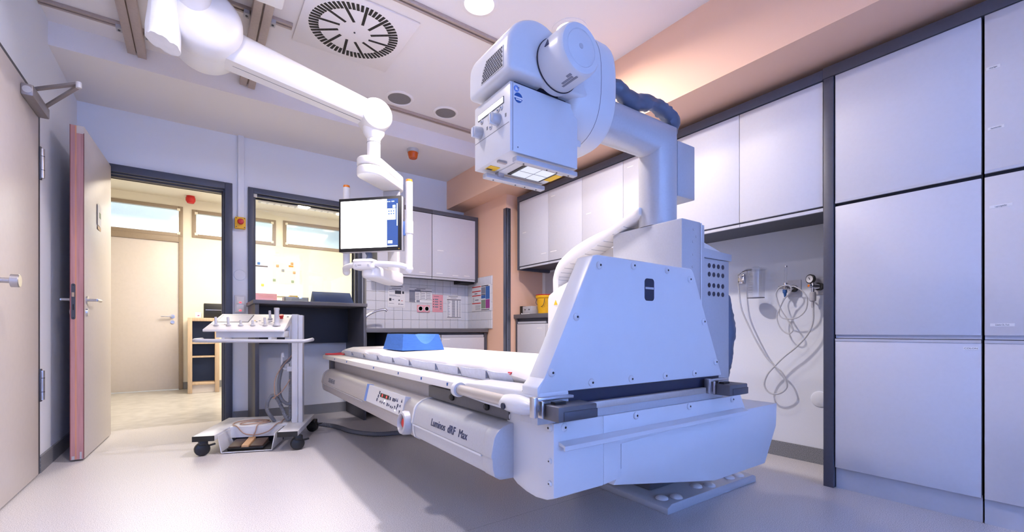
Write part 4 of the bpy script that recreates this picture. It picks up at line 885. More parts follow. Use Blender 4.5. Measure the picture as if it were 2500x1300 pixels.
G().tube([(0.46, 0.38, 1.80), (0.56, 0.34, 1.87), (0.66, 0.30, 1.862), (0.76, 0.30, 1.845), (0.87, 0.30, 1.875), (0.975, 0.30, 1.862), (1.05, 0.32, 1.82), (1.095, 0.35, 1.76), (1.10, 0.36, 1.70)], 0.030, n=16, sub=8, wob=0.55).build('cable_sleeve', 'sleeve_blue', mc)
G().tube([(1.36, 0.40, 1.06), (1.44, 0.34, 1.03), (1.485, 0.32, 0.93), (1.495, 0.32, 0.80), (1.47, 0.32, 0.68), (1.43, 0.33, 0.58), (1.38, 0.36, 0.50)], 0.058, n=24, sub=10, wob=0.16).build('cable_sleeve', 'sleeve_blue', mc)
# tube head
nb_ = [(0.0, 1.675)] + [(p.x, p.z) for p in smooth([(0.0, 0, 1.75), (0.004, 0, 1.785), (0.018, 0, 1.815), (0.04, 0, 1.84), (0.07, 0, 1.859), (0.11, 0, 1.872), (0.15, 0, 1.871), (0.185, 0, 1.858), (0.215, 0, 1.842), (0.25, 0, 1.835)], 4)] + [(0.36, 1.835), (0.36, 1.675)]
hd = G().prism(nb_, 'y', 0.165, 0.425).build('tube_housing', 'machine_white', mc, bevel=0.016, seg=3, bang=25)
# grille of the housing, on its left face
gq = [(0.19, 1.757), (0.296, 1.757), (0.328, 1.733), (0.338, 1.693), (0.235, 1.690), (0.2, 1.69)]
gr = G().prism([(0.195, 1.692), (0.335, 1.694), (0.322, 1.74), (0.296, 1.762), (0.195, 1.762)], 'x', -0.0015, 0.004).build('grille_plate', 'machine_grey', hd)
g = G()
for i in range(13):
    for j in range(9):
        y = 0.203 + i * 0.0102 + (0.005 if j % 2 else 0); z = 1.699 + j * 0.0072
        if y + (z - 1.70) * 0.45 < 0.330: g.obox((-0.0018, y, z), (0.0006, 0, 0), (0, 0.0032, 0), (0, 0, 0.0024))
tag(g.build('grille_holes', 'navy_dark', mc), kind='stuff')
# barrel with its cap
ba_ = G().lathe([(0.088, -0.02), (0.086, 0.10), (0.083, 0.118), (0.078, 0.124), (0.06, 0.126), (0.058, 0.124), (0.02, 0.1245)], (0.20, 0.17, 1.745), (0, -1, 0), 48).build('tube_barrel', 'machine_white', mc)
G().lathe([(0.0905, 0.0), (0.0905, 0.003), (0.087, 0.003)], (0.20, 0.163, 1.745), (0, -1, 0), 48).build('barrel_gap', 'navy_dark', mc)
G().lathe([(0.058, 0), (0.056, 0.0015), (0.02, 0.002)], (0.20, 0.0455, 1.745), (0, -1, 0), 40).build('cap_disc', 'machine_white', ba_)
G().lathe([(0.009, 0), (0.008, 0.0015)], (0.197, 0.0438, 1.75), (0, -1, 0), 20).build('cap_button', 'grey_light', ba_)
g = G(); an = 2.85
for p, q in (((0.107, 0.168, 1.748),) * 2,): pass
c0 = Vector((0.20 - 0.0885 * math.cos(0.25), 0.115, 1.745 + 0.0885 * math.sin(0.25)))
G().prism([(0.128, 1.770), (0.112, 1.752), (0.130, 1.752)], 'y', 0.06, 0.065).b.free()
tn = Vector((-math.cos(0.25), 0, math.sin(0.25))); tu = Vector((math.sin(0.25), 0, math.cos(0.25)))
pts = [c0 + tu * 0.014, c0 - tu * 0.008 + Vector((0, -0.010, 0)), c0 - tu * 0.008 + Vector((0, 0.010, 0))]
G().rings([[p - tn * 0.002 for p in pts], [p + tn * 0.0006 for p in pts]]).build('arrow_mark', 'text_blue', ba_)
# type plate print under the barrel
for k, (v0, v1) in enumerate(((0.06, 0.13), (0.07, 0.12), (0.065, 0.085))):
    a = -PI / 2 + 0.12 + k * 0.1
    c = Vector((0.20 - 0.0868 * math.sin(k * 0.13 + 0.06), (v0 + v1) / 2, 1.745 - 0.0868 * math.cos(k * 0.13 + 0.06)))
    G().obox(c, (0, (v1 - v0) / 2, 0), Vector((0.004, 0, -0.0005 * k)), (0.0, 0, 0.0008)).build('print', 'ink_pale', ba_)
# swivel yoke round the horizontal pipe
R = []
def yoke_ring(u_, k, dz=0):
    r = []
    for j in range(40):
        a = 2 * PI * j / 40; ca, sa = math.cos(a), math.sin(a); e = 0.72
        r.append((u_, 0.335 + 0.18 * k * math.copysign(abs(ca) ** e, ca), 1.768 + dz + 0.212 * k * math.copysign(abs(sa) ** e, sa)))
    return r
for u_, k in ((0.285, 0.70), (0.295, 0.86), (0.31, 0.93), (0.34, 0.97), (0.38, 1.0), (0.468, 1.0), (0.483, 0.985), (0.490, 0.95), (0.492, 0.8)): R.append(yoke_ring(u_, k))
yk = G().rings(R).build('swivel_yoke', 'machine_white', mc)
G().rings([yoke_ring(0.402, 1.003), yoke_ring(0.404, 1.003)]).build('yoke_seam', 'seam_line', yk)
G().tube([(0.305, 0.17 + 0.0, 1.90), (0.325, 0.155, 1.87), (0.335, 0.152, 1.82), (0.338, 0.155, 1.77)], 0.006, n=8, sub=5).build('yoke_gap', 'navy_dark', yk)
# mounting neck under the housing and the collimator
G().box(0.06, 0.31, 0.22, 0.42, 1.655, 1.68).build('collimator_neck', 'navy_dark', mc)
G().box(0.325, 0.40, 0.25, 0.42, 1.54, 1.68).build('motor_cover', 'machine_white', mc, bevel=0.015)
cu, cU, cv, cV, cz, cZ_ = 0.029, 0.328, 0.200, 0.432, 1.430, 1.660
co = G().box(cu, cU, cv, cV, cz, cZ_).build('collimator', 'machine_white', mc, bevel=0.004)
G().box(cU, cU + 0.022, cv + 0.10, cV - 0.01, 1.45, 1.56).build('side_cover', 'machine_white', co, bevel=0.008)
G().box(cu + 0.010, cu + 0.0115, cv - 0.0006, cv + 0.002, cz + 0.004, cZ_ - 0.004).build('panel_seam', 'seam_line', co)
G().box(cu - 0.0006, cu + 0.002, cv + 0.006, cV - 0.004, 1.5255, 1.527).build('panel_seam', 'seam_line', co)
lc = G().box(cu - 0.002, cu + 0.004, 0.236, 0.404, 1.601, 1.624).build('display_frame', 'dark_metal', co)
G().box(cu - 0.0032, cu - 0.0018, 0.239, 0.401, 1.604, 1.6215).build('display', 'lcd_white', lc)
for v, z in ((0.389, 1.556), (0.272, 1.558)):
    kb_ = G().lathe([(0.021, 0), (0.021, 0.006), (0.019, 0.028), (0.015, 0.032)], (cu, v, z), (-1, 0, 0), 28).build('knob', 'machine_grey', co)
    G().box(cu - 0.036, cu - 0.006, v - 0.005, v + 0.005, z - 0.022, z + 0.012).build('pointer', 'machine_white', kb_, bevel=0.002)
for v, z in ((0.379, 1.592), (0.319, 1.592), (0.319, 1.55), (0.272, 1.59), (0.251, 1.591)):
    bt = G().lathe([(0.0085, 0), (0.0085, 0.002), (0.007, 0.003)], (cu, v, z), (-1, 0, 0), 18).build('button', 'grey_light', co)
    G().lathe([(0.003, 0), (0.003, 0.0006)], (cu - 0.003, v, z), (-1, 0, 0), 8).build('symbol', 'sticker_blue', bt)
for v, z in ((0.345, 1.556), (0.228, 1.556)): G().box(cu - 0.001, cu + 0.001, v - 0.001, v + 0.001, z - 0.006, z + 0.006).box(cu - 0.001, cu + 0.001, v - 0.006, v - 0.004, z - 0.006, z + 0.006).build('mark', 'text_grey', co)
s1 = G().lathe([(0.0105, 0), (0.0105, 0.0008)], (0.054, cv, 1.640), (0, -1, 0), 24).build('sticker', 'sticker_pale', co)
G().prism([(0.049, 1.635), (0.060, 1.635), (0.056, 1.641), (0.051, 1.646)], 'y', cv - 0.0014, cv - 0.0006).build('pictogram', 'paper', s1)
s2 = G().lathe([(0.0165, 0), (0.0165, 0.0008)], (0.062, cv, 1.612), (0, -1, 0), 28).build('sticker', 'sticker_blue', co)
G().box(0.045, 0.079, cv - 0.0014, cv - 0.0006, 1.609, 1.6145).box(0.052, 0.074, cv - 0.0014, cv - 0.0006, 1.603, 1.607).build('pictogram', 'paper', s2)
for x, z in ((0.063, 1.645), (0.060, 1.448)): G().cyl((x, cv, z), (x, cv - 0.001, z), 0.0025, n=8).build('dot', 'text_grey', co)
G().box(0.155, 0.235, 0.202, 0.24, 1.660, 1.676).build('rail_slot', 'navy_dark', co)
# under side of the collimator: rails, window, stickers
for v0, v1, mm in ((0.196, 0.222, 'machine_grey'), (0.385, 0.415, 'machine_grey')):
    rr_ = G().box(0.052, 0.325, v0, v1, 1.402, 1.420).build('slide_rail', mm, co, bevel=0.004)
    for x in (0.09, 0.19, 0.235, 0.29): G().cyl((x, (v0 + v1) / 2, 1.402), (x, (v0 + v1) / 2, 1.4005), 0.003, n=8).build('screw', 'black_plastic', rr_)
G().box(0.10, 0.32, 0.222, 0.385, 1.4265, 1.4305).build('window_plate', 'machine_white', co)
wf = G().box(0.135, 0.285, 0.250, 0.372, 1.4235, 1.4275).build('window_frame', 'black_plastic', co)
wi = G().box(0.147, 0.273, 0.258, 0.364, 1.4215, 1.4245).build('light_window', 'window_glow', wf)
G().box(0.147, 0.273, 0.310, 0.312, 1.4208, 1.4218).build('cross_line', 'ink_pale', wf)
G().box(0.209, 0.211, 0.258, 0.364, 1.4208, 1.4218).build('cross_line', 'ink_pale', wf)
ys = G().box(0.045, 0.085, 0.345, 0.385, 1.4285, 1.4302).build('sticker', 'sticker_yellow', co)
G().box(0.048, 0.070, 0.372, 0.382, 1.4280, 1.4287).build('print', 'ink', ys)
G().box(0.29, 0.322, 0.28, 0.35, 1.4255, 1.4268).build('sticker', 'sticker_yellow', co)
G().prism([(0.070, 0.232), (0.092, 0.232), (0.081, 0.250)], 'z', 1.4285, 1.4302).build('warning_triangle', 'sticker_yellow', co)
G().box(0.040, 0.075, 0.285, 0.297, 1.423, 1.4302).build('catch', 'steel', co)
G().box(0.10, 0.125, 0.38, 0.402, 1.412, 1.4302).build('catch', 'steel', co)

# mattress on the table, with pocket strips, and the head cushion
mf = thing('table_mattress', 'thin white mattress with fabric pocket strip on the x-ray table', 'mattress', (0.8, 0.97, 0), math.radians(-1.1), local=True)
prm = [(0.13, 0.6465), (0.115, 0.66), (0.10, 0.685), (0.112, 0.706), (0.15, 0.715), (0.45, 0.721), (0.72, 0.715), (0.755, 0.704), (0.765, 0.68), (0.75, 0.6465)]
g = G(); R = []
for k in range(31):
    v = 0.16 + (2.72 - 0.16) * k / 30
    e = min(1, min(k, 30 - k) / 1.5 * 0.35 + 0.6)
    R.append([(x + 0.004 * noise.noise(Vector((x * 3, v * 5, z * 9))), v, 0.6465 + (z - 0.6465) * e + (0.002 * noise.noise(Vector((x * 7, v * 4, 0))) if z > 0.7 else 0)) for x, z in prm])
g.rings(R).build('body', 'mattress_cover', mf, ang=60)
vs_ = [0.30, 0.47, 0.70, 0.93, 1.26, 1.52, 1.80, 2.10, 2.40, 2.66]
for a, b in zip(vs_[:-1], vs_[1:]):
    g = G(); P = []
    for k in range(9):
        t_ = k / 8; v = a + (b - a) * t_ - (0.004 if k == 8 else 0)
        P.append((v, 0.100 - 0.006 * math.sin(PI * t_) - 0.002 * noise.noise(Vector((v * 20, 1, 1))), 0.689 + 0.006 * noise.noise(Vector((v * 9, 4, 2)))))
    g.rings([[(u_, v, zt), (u_ + 0.018, v, 0.647), (u_ + 0.022, v, 0.647), (u_ + 0.006, v, zt)] for v, u_, zt in P])
    g.build('pocket_strip', 'mattress_strip', mf)
for v in vs_[1:-1]: G().box(0.0975, 0.112, v - 0.0028, v - 0.0016, 0.657, 0.686).build('strip_seam', 'ink_pale', mf)
G().tube([(0.14, 2.70, 0.665), (0.12, 2.78, 0.66), (0.07, 2.86, 0.652), (0.02, 2.88, 0.651), (0.015, 2.82, 0.651), (0.06, 2.74, 0.652), (0.11, 2.66, 0.655)], 0.005, n=8, sub=6).build('cord_loop', 'red_cord', mf)
G().box(0.10, 0.112, 0.30, 0.318, 0.685, 0.694).build('red_tab', 'red_cord', mf)
hc = thing('head_cushion', 'blue foam head cushion with scooped hollow on the mattress', 'cushion', (0.8, 0.97, 0), math.radians(-1.1), local=True)
g = G(); nx, ny = 24, 12
def hcp(i, j):
    a, b = i / nx, j / ny
    # bottom rectangle 0.178..0.452 x 1.567..1.915, top inset
    x = 0.187 + (0.42 - 0.187) * a + 0.0; y = 1.572 + (1.86 - 1.572) * b
    d = abs(a - 0.62) / 0.30; dip = 0.06 * max(0, 1 - d * d) * (0.55 + 0.45 * math.cos(PI * min(1, b * 1.1)))
    return (x, y, 0.821 - dip)
top = [[g.b.verts.new(hcp(i, j)) for j in range(ny + 1)] for i in range(nx + 1)]
for i in range(nx):
    for j in range(ny): g.face([top[i][j], top[i + 1][j], top[i + 1][j + 1], top[i][j + 1]])
def hcb(i, j):
    a, b = i / nx, j / ny; return (0.177 + (0.454 - 0.177) * a, 1.564 + (1.917 - 1.564) * b, 0.7215)
def skirt_(ids):
    low = [g.b.verts.new(hcb(i, j)) for i, j in ids]
    for k in range(len(ids)):
        a, b = ids[k], ids[(k + 1) % len(ids)]; g.face([top[a[0]][a[1]], low[k], low[(k + 1) % len(ids)], top[b[0]][b[1]]])
    g.face(low)
skirt_([(i, 0) for i in range(nx)] + [(nx, j) for j in range(ny)] + [(i, ny) for i in range(nx, 0, -1)] + [(0, j) for j in range(ny, 0, -1)])
g.build('foam_block', 'foam_blue', hc, ang=30)

# ------------------------------------------------------------------ ceiling boom with monitor
bm = thing('monitor_boom', 'white ceiling mounted boom carrying a display monitor with handles', 'monitor boom', (0.0, 2.98, CZ))
G().box(-0.40, 0.40, 2.36, 2.80, CZ - 0.13, CZ - 0.088).build('carriage', 'boom_white', bm, bevel=0.01)
G().cyl((-0.01, 2.86, 2.56), (-0.01, 2.70, CZ - 0.12), 0.08, n=32).build('drop_tube', 'boom_white', bm)
JX, JY, JZ = 0.045, 2.98, 2.505
G().lathe([(0.08, -0.165), (0.14, -0.16), (0.165, -0.145), (0.172, -0.11), (0.172, 0.0), (0.170, 0.02)], (JX, JY + 0.0, JZ), (0, -1, 0), 48).build('shoulder_joint', 'boom_white', bm)
G().lathe([(0.172, 0.022), (0.174, 0.06), (0.168, 0.13), (0.145, 0.16), (0.10, 0.172), (0.02, 0.175)], (JX, JY, JZ), (0, -1, 0), 48).build('shoulder_cover', 'boom_white', bm)
# boom arm, rounded top, flat underside
g = G(); R = []
for k in range(9):
    t_ = k / 8; x = 0.08 + (0.955 - 0.08) * t_; zc = 2.470 - 0.155 * t_; hh = 0.105 - 0.025 * t_; hw = 0.088 - 0.012 * t_
    ring = []
    for j in range(20):
        a = PI * j / 19; ring.append((x, 2.975 - hw * math.cos(a) * (1 if abs(math.cos(a)) > 0 else 1), zc - hh * 0.45 + hh * 1.45 * math.sin(a) ** 0.8))
    ring += [(x, 2.975 + hw * 0.96, zc - hh * 0.75), (x, 2.975 + hw * 0.72, zc - hh), (x, 2.975 - hw * 0.72, zc - hh), (x, 2.975 - hw * 0.96, zc - hh * 0.75)]
    R.append(ring)
ba = g.rings(R).build('boom_arm', 'boom_white', bm, ang=35)
G().obox((0.53, 2.965, 2.470 - 0.155 * 0.514 - 0.0928), (0.36, 0, -0.054), (0, 0.0012, 0), (0, 0, 0.0012)).build('cover_seam', 'seam_line', ba)
# white cloth bag tied round the shoulder
g = G(); R = []
for k in range(13):
    t_ = k / 12; z = 2.66 - 0.36 * t_; ring = []
    for j in range(28):
        a = 2 * PI * j / 28; wv = 1 + 0.10 * noise.noise(Vector((math.cos(a) * 2, math.sin(a) * 2, z * 4))) + 0.05 * noise.noise(Vector((math.cos(a) * 6, math.sin(a) * 6, z * 9)))
        zz = z + ((0.012 * noise.noise(Vector((a * 3, 1, 5))) - 0.022 * math.cos(a)) * max(0, t_ - 0.6) * 2.5)
        ring.append((-0.128 + 0.066 * wv * math.cos(a) * (0.85 + 0.25 * t_) - 0.006 * t_, 2.85 + 0.075 * wv * math.sin(a), zz))
    R.append(ring)
g.rings(R).build('cloth_bag', 'bag_white', bm, ang=70)
# wrist joint and stem
G().lathe([(0.06, -0.075), (0.10, -0.07), (0.106, -0.055), (0.106, 0.055), (0.100, 0.07), (0.08, 0.078), (0.02, 0.081)], (0.985, 2.975, 2.295), (0, -1, 0), 40).build('wrist_joint', 'boom_white', bm)
G().lathe([(0.06, 0.0), (0.075, -0.035), (0.07, -0.08), (0.05, -0.11), (0.046, -0.12)], (0.985, 2.985, 2.265), (0, 0, 1), 32).build('wrist_neck', 'boom_white', bm)
st = G().cyl((0.985, 2.985, 2.165), (0.985, 2.985, 2.0), 0.044, n=32).cyl((0.985, 2.985, 2.005), (0.985, 2.985, 1.99), 0.05, n=32).build('stem', 'boom_white', bm)
G().lathe([(0.0455, 0), (0.0455, 0.002)], (0.985, 2.985, 2.118), (0, 0, 1), 32).build('stem_ring', 'seam_line', st)
G().lathe([(0.0455, 0), (0.0455, 0.002)], (0.985, 2.985, 2.012), (0, 0, 1), 32).build('stem_ring', 'seam_line', st)
# monitor frame: e along the screen, n towards the viewer
MC = Vector((0.9665, 3.0055, 0)); me_ = Vector((0.683, -0.730, 0)).normalized(); mn_ = Vector((-0.730, -0.683, 0)).normalized()
def mp(e, n, z): return MC + me_ * e + mn_ * n + Vector((0, 0, z))
def mbox(e0, e1, n0, n1, z0, z1, name, mname, parent, bevel=0.0, seg=2):
    return G().obox(mp((e0 + e1) / 2, (n0 + n1) / 2, (z0 + z1) / 2), me_ * (e1 - e0) / 2, mn_ * (n1 - n0) / 2, (0, 0, (z1 - z0) / 2)).build(name, mname, parent, bevel=bevel, seg=seg)
def stadium(n0, n1, w0, w1, z0, z1, ec, zb1=None):
    g = G(); pts = []
    for j in range(13):
        a = -PI / 2 + PI * j / 12; pts.append((ec + w0 * math.sin(a), n0 + w0 * math.cos(a)))
    for j in range(13):
        a = PI / 2 + PI * j / 12; pts.append((ec + w1 * math.sin(a), n1 + w1 * math.cos(a)))
    lo = [mp(e, n, z0 if n > (n0 + n1) / 2 else (zb1 if zb1 is not None else z0)) for e, n in pts]; hi = [mp(e, n, z1) for e, n in pts]
    return g.rings([lo, hi])
up_ = stadium(0.03, -0.30, 0.088, 0.075, 1.945, 2.0, 0.02, 1.93).build('swing_arm', 'boom_white', bm, bevel=0.012, seg=3)
stadium(0.03, -0.30, 0.0875, 0.0745, 1.878, 1.942, 0.02, 1.888).build('swing_arm_shell', 'boom_white', bm, bevel=0.012, seg=3)
mbox(-0.02, 0.06, -0.34, -0.29, 1.24, 1.89, 'back_post', 'boom_white', bm, 0.006)
mbox(-0.05, 0.08, -0.30, -0.28, 1.78, 1.886, 'post_plate', 'machine_grey', bm, 0.003)
stadium(0.0, -0.30, 0.07, 0.075, 1.20, 1.275, 0.02, 1.185).build('lower_arm', 'boom_white', bm, bevel=0.018, seg=3)
mbox(-0.06, 0.08, -0.28, -0.05, 1.50, 1.66, 'monitor_mount', 'machine_grey', bm, 0.006)
G().tube([mp(-0.02, -0.10, 1.50), mp(-0.05, -0.06, 1.42), mp(-0.03, -0.05, 1.36), mp(-0.05, -0.03, 1.30)], 0.02, n=12, sub=6, wob=0.5).build('cable_bundle', 'sleeve_blue', bm)
mo = mbox(-0.232, 0.232, -0.05, 0.0, 1.385, 1.753, 'monitor', 'grey_light', bm, 0.006)
mbox(-0.232, 0.232, -0.002, 0.006, 1.385, 1.753, 'bezel', 'black_plastic', mo, 0.003)
mbox(-0.216, 0.128, 0.006, 0.0075, 1.409, 1.733, 'screen_image', 'screen_white', mo)
mbox(0.128, 0.208, 0.006, 0.0075, 1.409, 1.733, 'screen_panel', 'screen_blue', mo)
mbox(0.131, 0.192, 0.0075, 0.0082, 1.592, 1.668, 'screen_keypad', 'screen_pale', mo)
mbox(0.17, 0.19, 0.0075, 0.0082, 1.672, 1.69, 'screen_key', 'screen_pale', mo)
mbox(0.135, 0.168, 0.0075, 0.0082, 1.432, 1.452, 'screen_key', 'screen_pale', mo)
for i in range(3):
    for j in range(2): mbox(0.139 + i * 0.017, 0.148 + i * 0.017, 0.0082, 0.0088, 1.628 + j * 0.018, 1.636 + j * 0.018, 'screen_icon', 'ink_blue', mo)
for e, w_ in ((0.132, 0.008), (0.145, 0.008), (0.162, 0.02)): mbox(e, e + w_, 0.0075, 0.0082, 1.712, 1.718, 'screen_icon', 'screen_pale', mo)
mbox(0.2, 0.2055, 0.0075, 0.0082, 1.55, 1.70, 'screen_bar', 'screen_pale', mo)
mbox(0.128, 0.205, 0.0075, 0.0082, 1.411, 1.418, 'screen_bar', 'screen_pale', mo)
mbox(0.212, 0.218, 0.006, 0.007, 1.393, 1.398, 'power_light', 'sticker_yellow', mo)
# handles
for e, n, z0, z1 in ((0.272, -0.03, 1.262, 1.866), (-0.222, -0.072, 1.262, 1.872)):
    h = G().cyl(mp(e, n, z0), mp(e, n, z1 - 0.016), 0.0235, n=24).build('handle_tube', 'boom_white', bm)
    G().cyl(mp(e, n, z1 - 0.016), mp(e, n, z1), 0.0232, 0.021, n=24).build('handle_cap', 'orange', h)
    G().ell(mp(e, n, z0), 0.027, 0.027, 0.03).build('handle_knuckle', 'boom_white', h)
    if e > 0:
        G().cyl(mp(e, n, 1.50), mp(e, n, 1.585), 0.027, n=24).build('handle_clip', 'boom_white', h)
        mbox(0.225, 0.262, -0.045, -0.02, 1.49, 1.585, 'clip_plate', 'sticker_pale', h, 0.002)
G().tube([mp(0.272, -0.03, 1.268), mp(0.22, 0.01, 1.283), mp(0.12, 0.04, 1.290), mp(0.05, 0.05, 1.290)], 0.0185, n=16, sub=6).build('handle_bar', 'boom_white', bm)
G().tube([mp(-0.222, -0.072, 1.268), mp(-0.20, -0.02, 1.278), mp(-0.13, 0.03, 1.285), mp(-0.07, 0.05, 1.288)], 0.0185, n=16, sub=6).build('handle_bar', 'boom_white', bm)
hb = mbox(-0.082, 0.068, 0.0, 0.095, 1.25, 1.322, 'handle_box', 'boom_white', bm, 0.018, 4)
mbox(-0.0825, 0.0685, 0.001, 0.0955, 1.2985, 1.300, 'box_seam', 'seam_line', hb)
G().cyl(mp(-0.05, 0.093, 1.275), mp(-0.05, 0.099, 1.275), 0.008, n=14).build('box_button', 'grey_light', hb)
G().cyl(mp(0.04, 0.093, 1.275), mp(0.04, 0.099, 1.275), 0.008, n=14).build('box_button', 'grey_light', hb)
mbox(-0.036, -0.012, 0.094, 0.0965, 1.276, 1.279, 'box_mark', 'text_grey', hb)

# ------------------------------------------------------------------ remote console on wheels
ct = thing('control_cart', 'white mobile control console with joysticks on castor base', 'console', (0.038, 3.63, 0), math.radians(-20.9), local=True)
for x0, x1 in ((-0.042, 0.087), (0.468, 0.597)):
    ar = G().box(x0, x1, -0.05, 0.61, 0.105, 0.14).build('base_arm', 'machine_white', ct, bevel=0.002)
    G().box(x0, x1, -0.056, -0.05, 0.105, 0.14).build('end_cap', 'black_plastic', ar)
G().box(0.087, 0.468, 0.225, 0.60, 0.125, 0.14).build('base_deck', 'machine_white', ct, bevel=0.002)
tr = G()
tr.prism([(0.087, 0.125), (0.092, 0.125), (0.112, 0.012), (0.418, 0.012), (0.438, 0.125), (0.443, 0.125), (0.422, 0.006), (0.108, 0.006)], 'y', 0.0, 0.30)
ty = tr.build('pedal_tray', 'machine_white', ct)
G().box(0.112, 0.418, 0.003, 0.298, 0.0125, 0.014).build('tray_mat', 'black_plastic', ty)
G().box(0.105, 0.43, 0.296, 0.302, 0.012, 0.125).build('tray_back', 'navy_dark', ty)
G().box(0.092, 0.438, 0.222, 0.228, 0.06, 0.126).build('tray_hood', 'machine_white', ty)
for x, y, a in ((0.0, -0.01, 0.5), (0.587, -0.005, 0.4), (0.588, 0.575, -0.3), (0.0, 0.575, 0.2)):
    dx, dy = math.cos(a), math.sin(a)
    c = G().cyl((x - dy * 0.020, y + dx * 0.020, 0.046), (x + dy * 0.020, y - dx * 0.020, 0.046), 0.045, n=28).build('castor_wheel', 'black_plastic', ct, bevel=0.006)
    G().obox((x + dx * 0.005, y + dy * 0.005, 0.088), (dx * 0.026, dy * 0.026, 0), (-dy * 0.026, dx * 0.026, 0), (0, 0, 0.017)).build('castor_fork', 'black_plastic', c, bevel=0.006)
    G().obox((x + dx * 0.055, y + dy * 0.055, 0.066), (dx * 0.02, dy * 0.02, 0.003), (-dy * 0.012, dx * 0.012, 0), (0, 0, 0.004)).build('brake_lever', 'black_plastic', c)
G().box(0.493, 0.535, 0.262, 0.335, 0.14, 0.968).build('post_front', 'machine_white', ct, bevel=0.003)
G().box(0.536, 0.568, 0.268, 0.335, 0.14, 0.962).build('post_side', 'machine_white', ct, bevel=0.003)
G().box(0.455, 0.493, 0.285, 0.325, 0.53, 0.57).box(0.455, 0.47, 0.285, 0.325, 0.57, 0.59).build('cable_hook', 'machine_white', ct, bevel=0.004)
G().tube([(0.455, 0.305, 0.55), (0.425, 0.30, 0.56), (0.42, 0.30, 0.64), (0.424, 0.30, 0.67), (0.43, 0.30, 0.64)], 0.009, n=10).build('hook_arm', 'machine_white', ct)
# console body
def cz_(v): return 0.852 + (v - 0.02) * (0.968 - 0.852) / 0.28
cs = G().rings([[(-0.008, 0.015, 0.835), (0.498, 0.015, 0.835), (0.498, 0.015, 0.852), (-0.008, 0.015, 0.852)], [(0.016, 0.30, 0.905), (0.492, 0.30, 0.905), (0.492, 0.30, 0.968), (0.016, 0.30, 0.968)]]).build('console', 'machine_white_soft', ct, bevel=0.004)
G().box(0.06, 0.49, 0.05, 0.30, 0.795, 0.84).build('console_bracket', 'machine_white', ct, bevel=0.003)
G().box(0.46, 0.495, 0.20, 0.30, 0.76, 0.90).build('console_gusset', 'machine_white', ct, bevel=0.003)
sd = Vector((0, 0.28, 0.116)).normalized(); sn = Vector((0, -sd.z, sd.y))
def on(u_, v, h=0): return Vector((u_, v, cz_(v))) + sn * h
def cbox(u0, u1, v0, v1, h0, h1, name, mname, parent):
    return G().obox((on(u0, v0, (h0 + h1) / 2) + on(u1, v1, (h0 + h1) / 2)) / 2, ((u1 - u0) / 2, 0, 0), sd * (v1 - v0) / 2 / sd.y, sn * (h1 - h0) / 2).build(name, mname, parent)
sc_ = cbox(0.03, 0.235, 0.14, 0.28, -0.001, 0.002, 'touch_screen', 'dark_metal', cs)
cbox(0.036, 0.229, 0.147, 0.273, 0.002, 0.003, 'screen_glass', 'grey_light', sc_)
def stick(u_, v, L, r=0.0085, base=0.016):
    p = on(u_, v)
    o = G().lathe([(base, 0), (base, 0.006), (base * 0.7, 0.012), (r, 0.014), (r, L - 0.006), (r * 0.8, L)], p, (0.0 - 0.06, 0, 1), 16).build('joystick', 'grey_light', cs)
    return o
for u_, L in ((0.052, 0.062), (0.128, 0.062), (0.205, 0.040), (0.281, 0.040), (0.359, 0.06)): stick(u_, 0.08, L)
stick(0.362, 0.20, 0.066)
G().lathe([(0.026, 0), (0.026, 0.006), (0.019, 0.016), (0.016, 0.03), (0.016, 0.11), (0.0185, 0.118), (0.0185, 0.128), (0.015, 0.130)], on(0.434, 0.08), (0, 0, 1), 24).build('grip_handle', 'grey_light', cs)
eb = G().lathe([(0.012, 0), (0.012, 0.014), (0.017, 0.016), (0.016, 0.028)], on(0.433, 0.22), sn, 20).build('stop_button', 'red', cs)
for u_, v, mm in ((0.27, 0.17, 'sticker_yellow'), (0.285, 0.15, 'ink'), (0.30, 0.17, 'ink_pale'), (0.38, 0.16, 'ink'), (0.37, 0.15, 'ink_pale'), (0.40, 0.25, 'ink'), (0.47, 0.25, 'ink'), (0.33, 0.13, 'ink_pale'), (0.405, 0.14, 'ink'), (0.10, 0.10, 'ink_pale')):
    cbox(u_ - 0.006, u_ + 0.006, v - 0.004, v + 0.004, 0.0, 0.002, 'key', mm, cs)
G().tube([(-0.025, 0.06, 0.782), (-0.03, -0.04, 0.779), (-0.012, -0.078, 0.777), (0.04, -0.084, 0.776), (0.30, -0.084, 0.773), (0.60, -0.084, 0.770), (0.648, -0.078, 0.771), (0.672, -0.04, 0.776), (0.685, 0.0, 0.780)], 0.0125, n=12, sub=5).build('push_rail', 'machine_grey', ct)
for x in (0.14, 0.42): G().box(x, x + 0.02, -0.084, 0.06, 0.782, 0.796).build('rail_bracket', 'machine_grey', ct)
G().tube([(0.476, 0.30, 0.76), (0.473, 0.30, 0.632), (0.428, 0.30, 0.585), (0.403, 0.30, 0.491), (0.396, 0.30, 0.411), (0.41, 0.30, 0.329), (0.447, 0.30, 0.285), (0.484, 0.31, 0.278)], 0.0135, n=10, sub=6, ribs=0.011).build('cable_hose', 'hose_grey', ct)
G().tube([(0.479, 0.31, 0.55), (0.475, 0.31, 0.306), (0.473, 0.31, 0.19), (0.465, 0.305, 0.158), (0.447, 0.30, 0.176), (0.415, 0.30, 0.258), (0.387, 0.30, 0.32), (0.355, 0.30, 0.35), (0.323, 0.30, 0.313), (0.314, 0.30, 0.253), (0.328, 0.30, 0.212), (0.352, 0.32, 0.165), (0.36, 0.33, 0.145)], 0.0145, n=10, sub=6, ribs=0.011).build('cable_hose', 'hose_grey', ct)
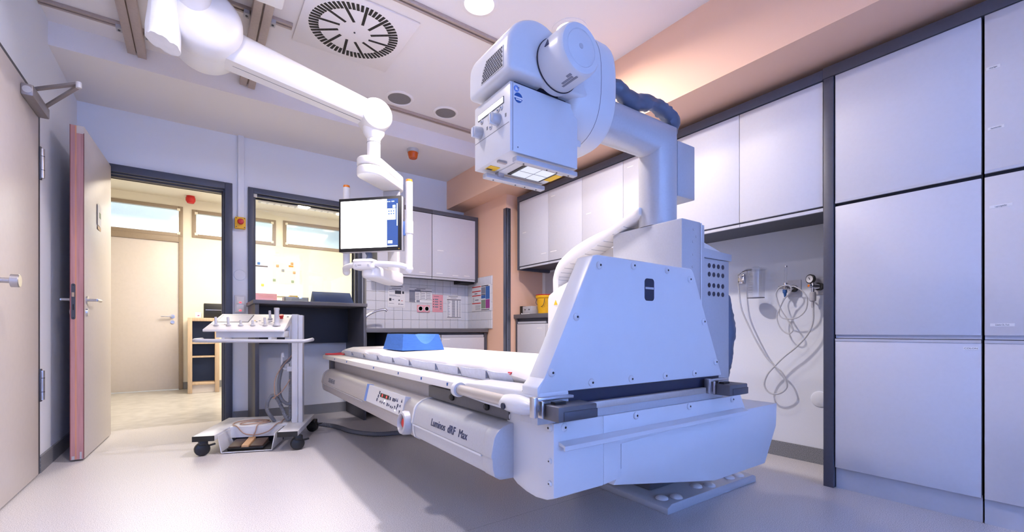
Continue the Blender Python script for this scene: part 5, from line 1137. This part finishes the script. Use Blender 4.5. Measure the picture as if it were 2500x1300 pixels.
G().tube([(0.493, 0.28, 0.658), (0.415, 0.27, 0.554), (0.378, 0.27, 0.474), (0.373, 0.27, 0.394), (0.378, 0.27, 0.34), (0.364, 0.275, 0.334), (0.424, 0.272, 0.382), (0.479, 0.28, 0.471)], 0.0038, n=6, sub=6).build('tan_cable', 'tan_cable', ct)
# foot pedal with its coiled cable, lying in the tray
fp = thing('foot_pedal', 'brown twin foot pedal lying in the tray of the console cart', 'foot pedal', (0.038, 3.63, 0), math.radians(-20.9), local=True)
G().box(0.135, 0.36, 0.03, 0.20, 0.0142, 0.030).build('base', 'black_plastic', fp, bevel=0.003)
for x0, x1 in ((0.14, 0.215), (0.275, 0.355)): G().prism([(0.035, 0.03), (0.19, 0.03), (0.19, 0.058), (0.035, 0.040)], 'x', x0, x1).build('pedal_plate', 'pedal_brown', fp, bevel=0.003)
G().prism([(0.03, 0.03), (0.20, 0.03), (0.20, 0.066), (0.03, 0.046)], 'x', 0.222, 0.268).build('pedal_bridge', 'pedal_tan', fp, bevel=0.003)
G().tube([(0.245, 0.20, 0.055), (0.262, 0.205, 0.10), (0.275, 0.215, 0.148), (0.30, 0.27, 0.148), (0.33, 0.33, 0.148), (0.26, 0.37, 0.148), (0.16, 0.35, 0.148), (0.14, 0.28, 0.148), (0.2, 0.25, 0.148), (0.29, 0.30, 0.152), (0.31, 0.37, 0.152), (0.2, 0.42, 0.149), (0.10, 0.36, 0.149), (0.10, 0.26, 0.149), (0.14, 0.212, 0.142), (0.19, 0.205, 0.09), (0.27, 0.203, 0.078), (0.35, 0.206, 0.10), (0.40, 0.218, 0.147), (0.42, 0.27, 0.149), (0.415, 0.34, 0.149), (0.44, 0.36, 0.17)], 0.0042, n=8, sub=6).build('coiled_cable', 'tan_cable', fp)
# supply hose on the floor
hs = tag(G().tube([(0.80, 4.02, 0.060), (0.86, 4.03, 0.04), (0.95, 4.0, 0.022), (1.00, 3.86, 0.019), (1.03, 3.70, 0.019), (1.10, 3.55, 0.019), (1.20, 3.45, 0.019), (1.36, 3.40, 0.019), (1.6, 3.2, 0.019), (1.9, 2.6, 0.019), (2.1, 2.0, 0.019)], 0.019, n=12, sub=6, ribs=0.016).build('supply_hose', 'hose_grey'), 'grey ribbed supply hose lying on the floor under the table', 'hose')
